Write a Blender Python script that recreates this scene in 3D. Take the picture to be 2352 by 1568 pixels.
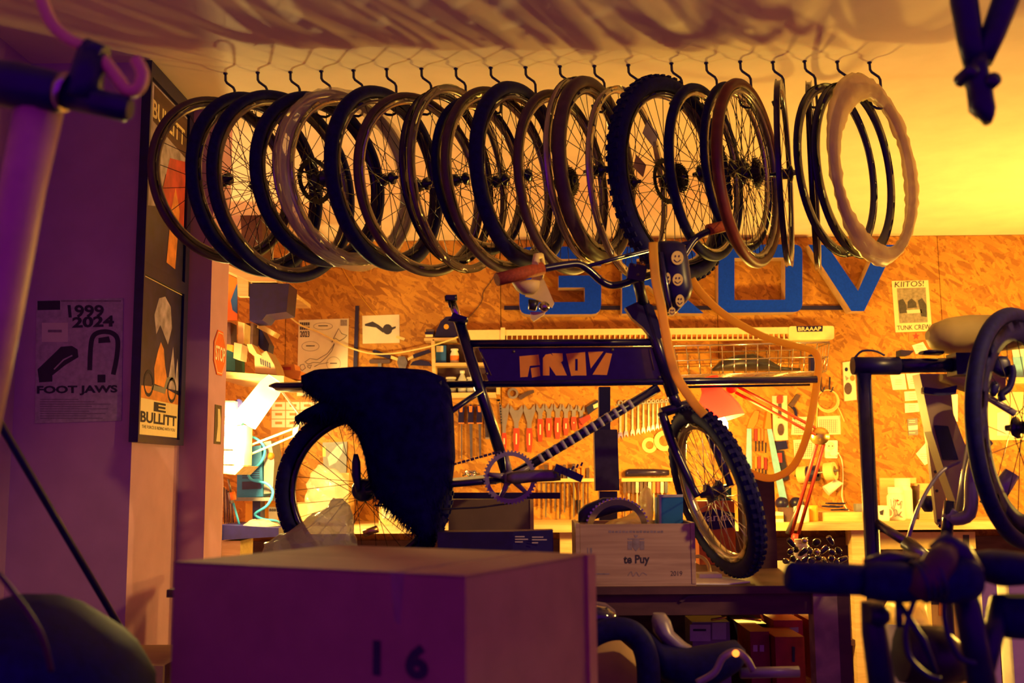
import bpy, math, random
from mathutils import Vector, Matrix, noise
random.seed(7)
for _o in list(bpy.data.objects):
    bpy.data.objects.remove(_o)
SC = bpy.context.scene
COL = SC.collection
PI = math.pi

# ------------------------------------------------------------------ camera
F = 2380.0
PITCH = math.atan(300 / F); YAW = math.radians(.55); ROLL = math.radians(.45)
FW = Vector((-math.sin(YAW) * math.cos(PITCH), math.cos(YAW) * math.cos(PITCH), math.sin(PITCH)))
_r = Vector((math.cos(YAW), math.sin(YAW), 0)); _u = _r.cross(FW)
RT = _r * math.cos(ROLL) - _u * math.sin(ROLL)
UP = _u * math.cos(ROLL) + _r * math.sin(ROLL)
EYE = Vector((0, 0, 1.3))
cam = bpy.data.cameras.new('camera')
cam.sensor_width = 36; cam.lens = F / 2352 * 36
cam.clip_start = .05; cam.clip_end = 60
cam.dof.use_dof = True; cam.dof.focus_distance = 4.3; cam.dof.aperture_fstop = 3.2
camo = bpy.data.objects.new('camera', cam); COL.objects.link(camo)
camo.matrix_world = Matrix((( RT.x, UP.x, -FW.x, EYE.x), (RT.y, UP.y, -FW.y, EYE.y), (RT.z, UP.z, -FW.z, EYE.z), (0, 0, 0, 1)))
SC.camera = camo

# ------------------------------------------------------------------ world, exposure
w = bpy.data.worlds.new('dusk'); SC.world = w; w.use_nodes = True
w.node_tree.nodes['Background'].inputs[0].default_value = (.26, .010, .60, 1)
w.node_tree.nodes['Background'].inputs[1].default_value = .46
SC.view_settings.view_transform = 'Standard'; SC.view_settings.look = 'None'
SC.view_settings.exposure = .38; SC.view_settings.gamma = 1; SC.view_settings.use_curve_mapping = False
WARM = (1, .61, .08)

def lamp_light(name, loc, power, color=WARM, radius=.05, parent=None, spot=None, aim=None):
    l = bpy.data.lights.new(name, 'SPOT' if spot else 'POINT')
    l.energy = power; l.color = color; l.shadow_soft_size = radius
    if spot: l.spot_size = spot; l.spot_blend = .5
    o = bpy.data.objects.new(name, l); COL.objects.link(o)
    o.location = loc
    if aim is not None:
        o.rotation_euler = (Vector(aim) - Vector(loc)).to_track_quat('-Z', 'Y').to_euler()
    if parent:
        o.parent = parent; o.matrix_parent_inverse = parent.matrix_basis.inverted()
    return o

# ------------------------------------------------------------------ pixel helpers (reference frame 2352 x 1568)
def P(x, y, Y):
    d = FW + RT * ((x - 1176) / F) + UP * ((784 - y) / F)
    return EYE + d * (Y / d.y)
def PZ(x, y, z):
    d = FW + RT * ((x - 1176) / F) + UP * ((784 - y) / F)
    return EYE + d * ((z - EYE.z) / d.z)

# ------------------------------------------------------------------ materials
MATS = {}
def mat(name, rgb, rough=.6, metal=0, var=.12, scale=30, bump=.0, spec=.5, alpha=None, trans=0, emit=None, coat=0):
    if name in MATS: return MATS[name]
    m = bpy.data.materials.new(name); m.use_nodes = True; MATS[name] = m
    nt = m.node_tree; b = nt.nodes['Principled BSDF']
    tc = nt.nodes.new('ShaderNodeTexCoord'); nz = nt.nodes.new('ShaderNodeTexNoise')
    nz.inputs['Scale'].default_value = scale; nz.inputs['Detail'].default_value = 4
    nt.links.new(tc.outputs['Object'], nz.inputs['Vector'])
    rp = nt.nodes.new('ShaderNodeValToRGB')
    lo = [c * (1 - var) for c in rgb]; hi = [min(1, c * (1 + var)) for c in rgb]
    rp.color_ramp.elements[0].color = (*lo, 1); rp.color_ramp.elements[1].color = (*hi, 1)
    rp.color_ramp.elements[0].position = .3; rp.color_ramp.elements[1].position = .7
    nt.links.new(nz.outputs['Fac'], rp.inputs['Fac']); nt.links.new(rp.outputs['Color'], b.inputs['Base Color'])
    b.inputs['Roughness'].default_value = rough; b.inputs['Metallic'].default_value = metal
    b.inputs['Specular IOR Level'].default_value = spec
    b.inputs['Coat Weight'].default_value = coat
    if trans: b.inputs['Transmission Weight'].default_value = trans
    if alpha is not None: b.inputs['Alpha'].default_value = alpha
    if emit: b.inputs['Emission Color'].default_value = (*emit[:3], 1); b.inputs['Emission Strength'].default_value = emit[3]
    if bump:
        bp = nt.nodes.new('ShaderNodeBump'); bp.inputs['Strength'].default_value = bump; bp.inputs['Distance'].default_value = .004
        nt.links.new(nz.outputs['Fac'], bp.inputs['Height']); nt.links.new(bp.outputs['Normal'], b.inputs['Normal'])
    return m

def wood_mat(name, c1, c2, scale=(2, 2, 40), rough=.65):
    m = mat(name, c1, rough); nt = m.node_tree; b = nt.nodes['Principled BSDF']
    tc = nt.nodes.new('ShaderNodeTexCoord'); mp = nt.nodes.new('ShaderNodeMapping')
    mp.inputs['Scale'].default_value = scale
    nz = nt.nodes.new('ShaderNodeTexNoise'); nz.inputs['Scale'].default_value = 2.2; nz.inputs['Detail'].default_value = 6; nz.inputs['Distortion'].default_value = .6
    rp = nt.nodes.new('ShaderNodeValToRGB'); rp.color_ramp.elements[0].color = (*c1, 1); rp.color_ramp.elements[1].color = (*c2, 1)
    rp.color_ramp.elements[0].position = .35; rp.color_ramp.elements[1].position = .68
    nt.links.new(tc.outputs['Object'], mp.inputs['Vector']); nt.links.new(mp.outputs['Vector'], nz.inputs['Vector'])
    nt.links.new(nz.outputs['Fac'], rp.inputs['Fac']); nt.links.new(rp.outputs['Color'], b.inputs['Base Color'])
    return m

def osb_mat():
    m = bpy.data.materials.new('osb'); m.use_nodes = True; MATS['osb'] = m
    nt = m.node_tree; N = nt.nodes; L = nt.links; b = N['Principled BSDF']; b.inputs['Roughness'].default_value = .75
    tc = N.new('ShaderNodeTexCoord')
    prev = None; hgt = None
    for i, (ang, sx, sz) in enumerate(((.35, 16, 60), (1.25, 13, 46), (2.1, 17, 62), (-.5, 12, 44))):
        mp = N.new('ShaderNodeMapping'); mp.inputs['Rotation'].default_value = (0, ang, 0)
        L.new(tc.outputs['Object'], mp.inputs['Vector'])
        sc = N.new('ShaderNodeMapping'); sc.inputs['Scale'].default_value = (sx, 1, sz); sc.inputs['Location'].default_value = (i * 3.7, 0, i * 1.9)
        L.new(mp.outputs['Vector'], sc.inputs['Vector'])
        vo = N.new('ShaderNodeTexVoronoi'); vo.inputs['Scale'].default_value = 1; vo.inputs['Randomness'].default_value = 1
        L.new(sc.outputs['Vector'], vo.inputs['Vector'])
        sep = N.new('ShaderNodeSeparateColor'); L.new(vo.outputs['Color'], sep.inputs['Color'])
        rp = N.new('ShaderNodeValToRGB'); e = rp.color_ramp.elements
        e[0].color = (.32, .115, .017, 1); e[1].color = (.60, .275, .04, 1); e[0].position = .05; e[1].position = .95
        e2 = rp.color_ramp.elements.new(.45); e2.color = (.47, .195, .03, 1)
        L.new(sep.outputs[0], rp.inputs['Fac'])
        if prev is None: prev = rp.outputs['Color']; hgt = sep.outputs[1]
        else:
            gt = N.new('ShaderNodeMath'); gt.operation = 'GREATER_THAN'; gt.inputs[1].default_value = .52
            L.new(sep.outputs[2], gt.inputs[0])
            mx = N.new('ShaderNodeMix'); mx.data_type = 'RGBA'; L.new(gt.outputs[0], mx.inputs['Factor'])
            L.new(prev, mx.inputs[6]); L.new(rp.outputs['Color'], mx.inputs[7]); prev = mx.outputs[2]
            mh = N.new('ShaderNodeMix'); mh.data_type = 'FLOAT'; L.new(gt.outputs[0], mh.inputs['Factor'])
            L.new(hgt, mh.inputs[2]); L.new(sep.outputs[1], mh.inputs[3]); hgt = mh.outputs[0]
    # dark resin specks and thin strands
    mp = N.new('ShaderNodeMapping'); mp.inputs['Scale'].default_value = (55, 1, 140); mp.inputs['Rotation'].default_value = (0, .7, 0)
    L.new(tc.outputs['Object'], mp.inputs['Vector'])
    nz = N.new('ShaderNodeTexNoise'); nz.inputs['Scale'].default_value = 1; nz.inputs['Detail'].default_value = 3
    L.new(mp.outputs['Vector'], nz.inputs['Vector'])
    rp = N.new('ShaderNodeValToRGB'); rp.color_ramp.elements[0].position = .27; rp.color_ramp.elements[1].position = .36
    rp.color_ramp.elements[0].color = (.28, .16, .06, 1); rp.color_ramp.elements[1].color = (1, 1, 1, 1)
    L.new(nz.outputs['Fac'], rp.inputs['Fac'])
    mx = N.new('ShaderNodeMix'); mx.data_type = 'RGBA'; mx.blend_type = 'MULTIPLY'; mx.inputs['Factor'].default_value = 1
    L.new(prev, mx.inputs[6]); L.new(rp.outputs['Color'], mx.inputs[7]); L.new(mx.outputs[2], b.inputs['Base Color'])
    bp = N.new('ShaderNodeBump'); bp.inputs['Strength'].default_value = .25; bp.inputs['Distance'].default_value = .003
    L.new(hgt, bp.inputs['Height']); L.new(bp.outputs['Normal'], b.inputs['Normal'])
    return m

def glow_mat(name, rgb, tr):
    """thin lamp shade: painted metal or plastic that lets some light through"""
    m = bpy.data.materials.new(name); m.use_nodes = True; MATS[name] = m
    nt = m.node_tree; b = nt.nodes['Principled BSDF']; b.inputs['Base Color'].default_value = (*rgb, 1); b.inputs['Roughness'].default_value = .35
    t = nt.nodes.new('ShaderNodeBsdfTranslucent'); t.inputs['Color'].default_value = (*rgb, 1)
    nz = nt.nodes.new('ShaderNodeTexNoise'); nz.inputs['Scale'].default_value = 12
    mr = nt.nodes.new('ShaderNodeMapRange'); mr.inputs['To Min'].default_value = tr - .03; mr.inputs['To Max'].default_value = tr + .03
    mx = nt.nodes.new('ShaderNodeMixShader')
    nt.links.new(nz.outputs['Fac'], mr.inputs['Value']); nt.links.new(mr.outputs['Result'], mx.inputs[0])
    nt.links.new(b.outputs[0], mx.inputs[1]); nt.links.new(t.outputs[0], mx.inputs[2])
    nt.links.new(mx.outputs[0], nt.nodes['Material Output'].inputs['Surface'])
    return m

def film_mat(name, rgb, op, rough=.25):
    """thin translucent plastic film"""
    m = mat(name, rgb, rough, bump=.6, scale=22, spec=.8); nt = m.node_tree
    b = nt.nodes['Principled BSDF']; t = nt.nodes.new('ShaderNodeBsdfTransparent'); mx = nt.nodes.new('ShaderNodeMixShader')
    t2 = nt.nodes.new('ShaderNodeBsdfTranslucent'); t2.inputs['Color'].default_value = (*rgb, 1); mx2 = nt.nodes.new('ShaderNodeMixShader')
    mx.inputs[0].default_value = op; mx2.inputs[0].default_value = .35
    nt.links.new(b.outputs[0], mx2.inputs[1]); nt.links.new(t2.outputs[0], mx2.inputs[2])
    nt.links.new(t.outputs[0], mx.inputs[1]); nt.links.new(mx2.outputs[0], mx.inputs[2])
    nt.links.new(mx.outputs[0], nt.nodes['Material Output'].inputs['Surface'])
    return m

osb_mat()
mat('plaster', (.55, .30, .48), .85, var=.06, scale=9, bump=.15)
mat('ceiling', (.94, .79, .62), .9, var=.05, scale=5, bump=.1)
mat('floor', (.11, .05, .10), .8, var=.25, scale=6, bump=.3)
mat('black', (.006, .004, .07), .38, var=.3)
mat('rubber', (.006, .004, .085), .7, var=.3, scale=60, spec=.2)
mat('satin', (.008, .005, .07), .25, var=.2, coat=.3)
mat('steel_dark', (.05, .042, .06), .38, .6, var=.2)
mat('steel', (.24, .22, .21), .36, .8, var=.2)
mat('chrome', (.58, .55, .52), .16, 1, var=.1)
mat('rim_dark', (.035, .022, .09), .22, .5, var=.2)
mat('rim_silver', (.46, .40, .36), .24, .85, var=.12)
mat('rim_grey', (.20, .16, .17), .3, .7, var=.15)
mat('tyre_red', (.16, .022, .016), .5, var=.2)
mat('tyre_brown', (.085, .04, .05), .55, var=.2)
mat('spoke', (.05, .035, .05), .3, .7)
mat('spoke_bright', (.7, .6, .45), .25, .9)
wood_mat('pine', (.62, .40, .17), (.78, .55, .26), (2, 2, 22))
wood_mat('pine_h', (.62, .40, .17), (.78, .55, .26), (2, 22, 22))
wood_mat('crate_wood', (.42, .27, .16), (.60, .42, .25), (1.5, 10, 26))
wood_mat('dark_wood', (.07, .025, .03), (.12, .05, .045), (3, 3, 12))
wood_mat('plywood', (.24, .15, .14), (.46, .30, .22), (5, 5, 7))
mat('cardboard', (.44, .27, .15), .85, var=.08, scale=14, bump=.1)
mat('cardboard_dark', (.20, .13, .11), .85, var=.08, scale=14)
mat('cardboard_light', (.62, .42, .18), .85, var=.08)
mat('letter_blue', (.004, .045, .95), .9, var=.12, scale=90, spec=.1)
mat('letter_wood', (.52, .34, .20), .7)
mat('cream', (.86, .74, .38), .45, var=.05)
mat('white', (.86, .84, .78), .6, var=.04)
mat('paper', (.74, .66, .52), .9, var=.06, scale=12)
mat('paper_white', (.92, .90, .82), .9, var=.04)
mat('print', (.045, .035, .06), .9, var=.1)
mat('print_grey', (.28, .23, .24), .9, var=.2, scale=80)
mat('print_pale', (.50, .42, .44), .9, var=.2, scale=50)
mat('red', (.62, .045, .02), .5, var=.12)
mat('red_dark', (.36, .022, .02), .5, var=.2)
mat('orange', (.85, .20, .02), .5, var=.08)
mat('orange_dark', (.62, .20, .04), .6, var=.1)
mat('rust_grip', (.42, .075, .022), .75, var=.25, scale=120, bump=.3)
mat('decal_orange', (.92, .34, .03), .6, var=.05)
mat('smiley', (.90, .68, .18), .6, var=.04)
mat('blue', (.012, .10, .42), .5, var=.1)
mat('blue_box', (.012, .16, .42), .45, var=.1)
mat('blue_light', (.22, .52, .85), .45, var=.1)
mat('hose_blue', (.05, .42, .85), .4, var=.05)
mat('teal', (.02, .20, .22), .6)
mat('grey', (.22, .21, .22), .5, var=.1)
mat('grey_light', (.52, .52, .50), .5, var=.08)
mat('frame_beige', (.44, .31, .18), .4, var=.06)
mat('frame_grey', (.30, .26, .30), .35, .2, var=.08)
mat('frame_pale', (.72, .50, .32), .45, 0, var=.08)
mat('fur', (.004, .002, .075), 1, var=.4, spec=.02)
mat('saddle_cream', (.62, .46, .13), .6, var=.05)
mat('tape_cream', (.84, .64, .26), .6, var=.06)
mat('hose_cream', (.96, .70, .24), .5, var=.05)
mat('glass', (.8, .75, .6), .08, trans=.9, var=.02)
mat('jar', (.9, .88, .70), .35, var=.04)
mat('photo_dark', (.06, .05, .05), .5, var=.3, scale=90)
mat('photo_mid', (.30, .24, .18), .5, var=.3, scale=60)
mat('poster_night', (.012, .010, .07), .35, var=.7, scale=14)
mat('poster_pale', (.40, .33, .48), .45, var=.5, scale=18)
mat('poster_orange', (.75, .26, .06), .45, var=.35, scale=16)
mat('poster_red', (.55, .06, .04), .45, var=.4, scale=12)
mat('poster_cream', (.86, .70, .42), .5, var=.04)
mat('sign_red', (.86, .16, .03), .4, var=.05)
mat('brass', (.75, .48, .14), .25, .9)
mat('bulb', (1, .9, .6), .4, emit=(1, .80, .36, 30))
mat('led_orange', (1, .3, .05), .4, emit=(1, .25, .03, 2))
mat('gloss_black', (.014, .010, .07), .06, var=.1, coat=1)
glow_mat('yellow_strap', (.95, .60, .07), .45)
glow_mat('shade_red', (.88, .022, .03), .22)
glow_mat('shade_white', (.62, .62, .60), .18)
film_mat('film', (.85, .72, .55), .38)
film_mat('film_dark', (.42, .36, .30), .72, .2)
film_mat('bag_white', (.95, .74, .34), .78, .4)

# ------------------------------------------------------------------ mesh builder
class MB:
    def __init__(s): s.v = []; s.f = []; s.sm = []
    def add(s, vs, fs, smooth=False):
        n = len(s.v); s.v += [Vector(a) for a in vs]
        s.f += [tuple(i + n for i in f) for f in fs]; s.sm += [smooth] * len(fs); return s
    def box(s, c, sz, R=None):
        c = Vector(c); vs = []
        for i in (-.5, .5):
            for j in (-.5, .5):
                for k in (-.5, .5):
                    p = Vector((sz[0] * i, sz[1] * j, sz[2] * k)); vs.append(c + (R @ p if R else p))
        return s.add(vs, [(0, 1, 3, 2), (4, 6, 7, 5), (0, 4, 5, 1), (2, 3, 7, 6), (0, 2, 6, 4), (1, 5, 7, 3)])
    def span(s, a, b):
        a = Vector(a); b = Vector(b); return s.box((a + b) / 2, [abs(q) for q in (b - a)])
    def tube(s, pts, r, n=8, closed=False, flat=None):
        pts = [Vector(p) for p in pts]; m = len(pts); rs = r if isinstance(r, (list, tuple)) else [r] * m
        base = None; vs = []
        for i, p in enumerate(pts):
            if closed: t = pts[(i + 1) % m] - pts[i - 1]
            else: t = pts[min(i + 1, m - 1)] - pts[max(i - 1, 0)]
            t.normalize()
            if base is None:
                base = t.orthogonal().normalized()
                if flat is not None: base = (Vector(flat) - t * t.dot(Vector(flat))).normalized()
            else: base = (base - t * t.dot(base)).normalized()
            b2 = t.cross(base); k = .12 if flat is not None else 1
            for j in range(n):
                a = 2 * PI * j / n; vs.append(p + base * (rs[i] * math.cos(a)) + b2 * (rs[i] * k * math.sin(a)))
        fs = []
        for i in range(m if closed else m - 1):
            for j in range(n):
                a = i * n + j; b = i * n + (j + 1) % n; c = ((i + 1) % m) * n
                fs.append((a, b, c + (j + 1) % n, c + j))
        s.add(vs, fs, True)
        if not closed:
            k0 = len(s.v) - len(vs)
            s.f += [tuple(range(k0 + n - 1, k0 - 1, -1)), tuple(range(len(s.v) - n, len(s.v)))]; s.sm += [False, False]
        return s
    def lathe(s, prof, M, n=20, smooth=True, arc=2 * PI):
        full = abs(arc - 2 * PI) < 1e-6; k = n if full else n + 1
        vs = []; m = len(prof)
        for i in range(k):
            a = arc * i / n
            for r, z in prof: vs.append(M @ Vector((r * math.cos(a), r * math.sin(a), z)))
        fs = []
        for i in range(n):
            for j in range(m - 1):
                a = i * m + j; b = ((i + 1) % k) * m + j
                fs.append((a, b, b + 1, a + 1))
        return s.add(vs, fs, smooth)
    def ring(s, prof, M, n=64, smooth=True):
        """closed profile (r,z) swept round z"""
        vs = []; m = len(prof)
        for i in range(n):
            a = 2 * PI * i / n
            for r, z in prof: vs.append(M @ Vector((r * math.cos(a), r * math.sin(a), z)))
        fs = [(i * m + j, ((i + 1) % n) * m + j, ((i + 1) % n) * m + (j + 1) % m, i * m + (j + 1) % m) for i in range(n) for j in range(m)]
        return s.add(vs, fs, smooth)
    def prism(s, front, back):
        n = len(front)
        fs = [tuple(range(n)), tuple(range(2 * n - 1, n - 1, -1))]
        fs += [(i, i + n, (i + 1) % n + n, (i + 1) % n) for i in range(n)]
        return s.add(list(front) + list(back), fs)
    def px(s, poly, Y, t):
        """outline given at distance Y, thickness t away from the camera"""
        fr = [P(x, y, Y) for x, y in poly]; return s.prism(fr, [p + Vector((0, t, 0)) for p in fr])
    def rows(s, rows, Y, n=16, e=2.4, cap=True):
        """stacked rounded sections (y, xl, xr, half depth[, dY])"""
        vs = []
        for rw in rows:
            y, xl, xr, d = rw[:4]; Yc = Y + (rw[4] if len(rw) > 4 else 0)
            a = P(xl, y, Yc); b = P(xr, y, Yc); c = (a + b) / 2; h = (b - a) / 2
            for j in range(n):
                t = 2 * PI * j / n; cc = math.cos(t); ss = math.sin(t)
                vs.append(c + h * (abs(cc) ** (2 / e) * (1 if cc >= 0 else -1)) + Vector((0, d * abs(ss) ** (2 / e) * (1 if ss >= 0 else -1), 0)))
        m = len(rows); fs = [(i * n + j, i * n + (j + 1) % n, (i + 1) * n + (j + 1) % n, (i + 1) * n + j) for i in range(m - 1) for j in range(n)]
        s.add(vs, fs, True)
        if cap:
            k0 = len(s.v) - len(vs); s.f += [tuple(range(k0 + n - 1, k0 - 1, -1)), tuple(range(len(s.v) - n, len(s.v)))]; s.sm += [False, False]
        return s
    def cols(s, cols, Y, n=14, e=2.4):
        """rounded sections strung sideways (x, ytop, ybottom, half depth[, dY])"""
        vs = []
        for cl in cols:
            x, yt, yb, d = cl[:4]; Yc = Y + (cl[4] if len(cl) > 4 else 0)
            a = P(x, yt, Yc); b = P(x, yb, Yc); c = (a + b) / 2; h = (a - b) / 2
            for j in range(n):
                t = 2 * PI * j / n; cc = math.cos(t); ss = math.sin(t)
                vs.append(c + h * (abs(cc) ** (2 / e) * (1 if cc >= 0 else -1)) + Vector((0, d * abs(ss) ** (2 / e) * (1 if ss >= 0 else -1), 0)))
        m = len(cols); fs = [(i * n + j, i * n + (j + 1) % n, (i + 1) * n + (j + 1) % n, (i + 1) * n + j) for i in range(m - 1) for j in range(n)]
        s.add(vs, fs, True)
        k0 = len(s.v) - len(vs); s.f += [tuple(range(k0 + n - 1, k0 - 1, -1)), tuple(range(len(s.v) - n, len(s.v)))]; s.sm += [False, False]
        return s
    def build(s, name, m, parent=None, label=None, cat=None, group=None, kind=None, local=False, origin=None):
        if parent is not None:
            inv = Matrix.Identity(4) if local else world_of(parent).inverted(); loc = Vector()
            vs = [inv @ v for v in s.v]
        else:
            lo = Vector([min(v[i] for v in s.v) for i in range(3)]); hi = Vector([max(v[i] for v in s.v) for i in range(3)])
            loc = Vector(((lo.x + hi.x) / 2, (lo.y + hi.y) / 2, lo.z)) if origin is None else Vector(origin)
            vs = [v - loc for v in s.v]
        me = bpy.data.meshes.new(name); me.from_pydata([tuple(v) for v in vs], [], s.f)
        me.polygons.foreach_set('use_smooth', s.sm); me.materials.append(MATS[m]); me.validate(); me.update()
        o = bpy.data.objects.new(name, me); COL.objects.link(o); o.location = loc
        if parent is not None: o.parent = parent
        return tag(o, label, cat, group, kind)

def world_of(o):
    M = o.matrix_basis.copy()
    while o.parent is not None: o = o.parent; M = o.matrix_basis @ M
    return M
def tag(o, label=None, cat=None, group=None, kind=None):
    for k, v in (('label', label), ('category', cat), ('group', group), ('kind', kind)):
        if v: o[k] = v
    return o
def thing(name, label, cat, loc=(0, 0, 0), rz=0, group=None, rot=None):
    o = bpy.data.objects.new(name, None); COL.objects.link(o); o.empty_display_size = .05
    o.location = loc; o.rotation_euler = rot if rot else (0, 0, rz); return tag(o, label, cat, group)
def dup(o, parent=None, label=None, shift=None):
    c = o.copy(); COL.objects.link(c)
    if parent is not None: c.parent = parent
    if label: c['label'] = label
    if shift is not None: c.location = Vector(o.location) + Vector(shift)
    for ch in list(o.children): dup(ch, c)
    return c
def frame(o, z, x=None):
    """matrix with origin o and local z along z"""
    z = Vector(z).normalized(); x = Vector(x) if x is not None else z.orthogonal()
    x = (x - z * z.dot(x)).normalized(); y = z.cross(x); o = Vector(o)
    return Matrix(((x.x, y.x, z.x, o.x), (x.y, y.y, z.y, o.y), (x.z, y.z, z.z, o.z), (0, 0, 0, 1)))
def circ(cx, cy, rx, ry=None, n=16, a0=0, a1=2 * PI):
    ry = ry or rx; k = n if abs(a1 - a0 - 2 * PI) < 1e-6 else n - 1
    return [(cx + rx * math.cos(a0 + (a1 - a0) * i / k), cy + ry * math.sin(a0 + (a1 - a0) * i / k)) for i in range(n)]
def rect(x0, y0, x1, y1): return [(x0, y0), (x1, y0), (x1, y1), (x0, y1)]
def strip(pts, wd):
    """band of pixel width wd along a polyline"""
    L = []; R = []
    for i, (x, y) in enumerate(pts):
        x0, y0 = pts[max(i - 1, 0)]; x1, y1 = pts[min(i + 1, len(pts) - 1)]
        dx, dy = x1 - x0, y1 - y0; l = math.hypot(dx, dy) or 1; q = wd[i] / 2 if isinstance(wd, (list, tuple)) else wd / 2
        L.append((x - dy / l * q, y + dx / l * q)); R.append((x + dy / l * q, y - dx / l * q))
    return L + R[::-1]
def spline(pts, k=6):
    pts = [Vector(p) for p in pts]; out = []
    for i in range(len(pts) - 1):
        p0 = pts[max(i - 1, 0)]; p1 = pts[i]; p2 = pts[i + 1]; p3 = pts[min(i + 2, len(pts) - 1)]
        for j in range(k):
            t = j / k; out.append(.5 * ((2 * p1) + (p2 - p0) * t + (2 * p0 - 5 * p1 + 4 * p2 - p3) * t * t + (3 * p1 - p0 - 3 * p2 + p3) * t ** 3))
    return out + [pts[-1]]
def sp2(pts, k=5): return [(v.x, v.y) for v in spline([Vector((a, b, 0)) for a, b in pts], k)]
DG = None
def text(s, quad, m, parent, name='lettering', font_w=0, t=.0006):
    """flat lettering fitted into a quad of 4 world points: top-left, top-right, bottom-right, bottom-left"""
    cu = bpy.data.curves.new('t', 'FONT'); cu.body = s; cu.fill_mode = 'FRONT'; cu.resolution_u = 3; cu.offset = font_w
    ob = bpy.data.objects.new('t', cu); COL.objects.link(ob)
    dg = bpy.context.evaluated_depsgraph_get(); dg.update()
    me = bpy.data.meshes.new_from_object(ob.evaluated_get(dg)); bpy.data.objects.remove(ob); bpy.data.curves.remove(cu)
    xs = [v.co.x for v in me.vertices]; ys = [v.co.y for v in me.vertices]
    x0, x1, y0, y1 = min(xs), max(xs), min(ys), max(ys)
    TL, TR, BR, BL = quad; n = (TR - TL).cross(TL - BL).normalized() * t
    inv = world_of(parent).inverted()
    for v in me.vertices:
        a = (v.co.x - x0) / (x1 - x0); b = (v.co.y - y0) / (y1 - y0)
        v.co = inv @ (BL.lerp(BR, a).lerp(TL.lerp(TR, a), b) + n)
    me.name = name; me.materials.clear(); me.materials.append(MATS[m])
    o = bpy.data.objects.new(name, me); COL.objects.link(o); o.parent = parent; return o
def pq(x0, y0, x1, y1, Y, sk=0): return [P(x0, y0, Y), P(x1, y0 + sk, Y), P(x1, y1 + sk, Y), P(x0, y1, Y)]
def pq4(pts, Y): return [P(x, y, Y) for x, y in pts]
YW = 6.385           # face of the chipboard wall
def one(name, label, cat, poly, Y, t, m, group=None):
    return MB().px(poly, Y, t).build(name, m, None, label, cat, group)
def part(parent, name, poly, Y, t, m): return MB().px(poly, Y, t).build(name, m, parent)
def bar(parent, name, pts, r, m, n=8): return MB().tube(pts, r, n).build(name, m, parent)

def crumple(rows_, Y, seed, amp=.012, freq=16, zmin=None, n=40):
    """wrinkled thin plastic: the rows refined and displaced by ridged noise"""
    R = [list(r) for r in rows_]; fine = []
    for i in range(len(R) - 1):
        for k in range(4): fine.append([R[i][j] + (R[i + 1][j] - R[i][j]) * k / 4 for j in range(4)])
    fine.append(R[-1][:4]); b = MB().rows(fine, Y, n, 2.2)
    off = Vector((seed * 3.1, seed * 1.7, seed * .9)); out = []
    for v in b.v:
        d = Vector([(.5 - abs(noise.noise((v + off + Vector((q * 7.7, 0, 0))) * freq))) * 1.6 + noise.noise((v + off + Vector((0, q * 5, 0))) * freq * .4) for q in range(3)])
        w_ = v + d * amp
        if zmin is not None: w_.z = max(w_.z, zmin)
        out.append(w_)
    b.v = out; b.sm = [len(f) > 4 for f in b.f]; return b

# ================================================================== structure
def struct(name, a, b, m): return MB().span(a, b).build(name, m, kind='structure')
struct('floor', (-2.6, -1.5, -.06), (4.6, 6.6, 0), 'floor')
struct('ceiling', (-2.6, .6, 2.75), (4.6, 6.6, 2.83), 'ceiling')
wl = struct('wall_left', (-2.6, 3.505, 0), (-1.322, 3.995, 2.75), 'plaster')
MB().span((-2.6, 3.995, 0), (-1.217, 4.229, 2.75)).build('pier', 'plaster', wl)
struct('wall_side', (-1.83, .6, 0), (-1.73, 3.505, 2.75), 'plaster')
struct('wall_alcove', (-2.6, 4.229, 0), (-2.5, 6.5, 2.75), 'plaster')
struct('wall_right', (4.5, .6, 0), (4.6, 6.5, 2.75), 'plaster')
wb = struct('wall_back', (-2.6, YW + .02, 0), (4.6, 6.56, 2.75), 'dark_wood')
for a, b in ((-2.5, -1.475), (-1.471, -.132), (-.128, 1.216), (1.220, 2.604), (2.608, 3.95), (3.954, 4.5)):
    MB().span((a, YW, .0), (b, YW + .02, 2.747)).build('panel', 'osb', wb)

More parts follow.
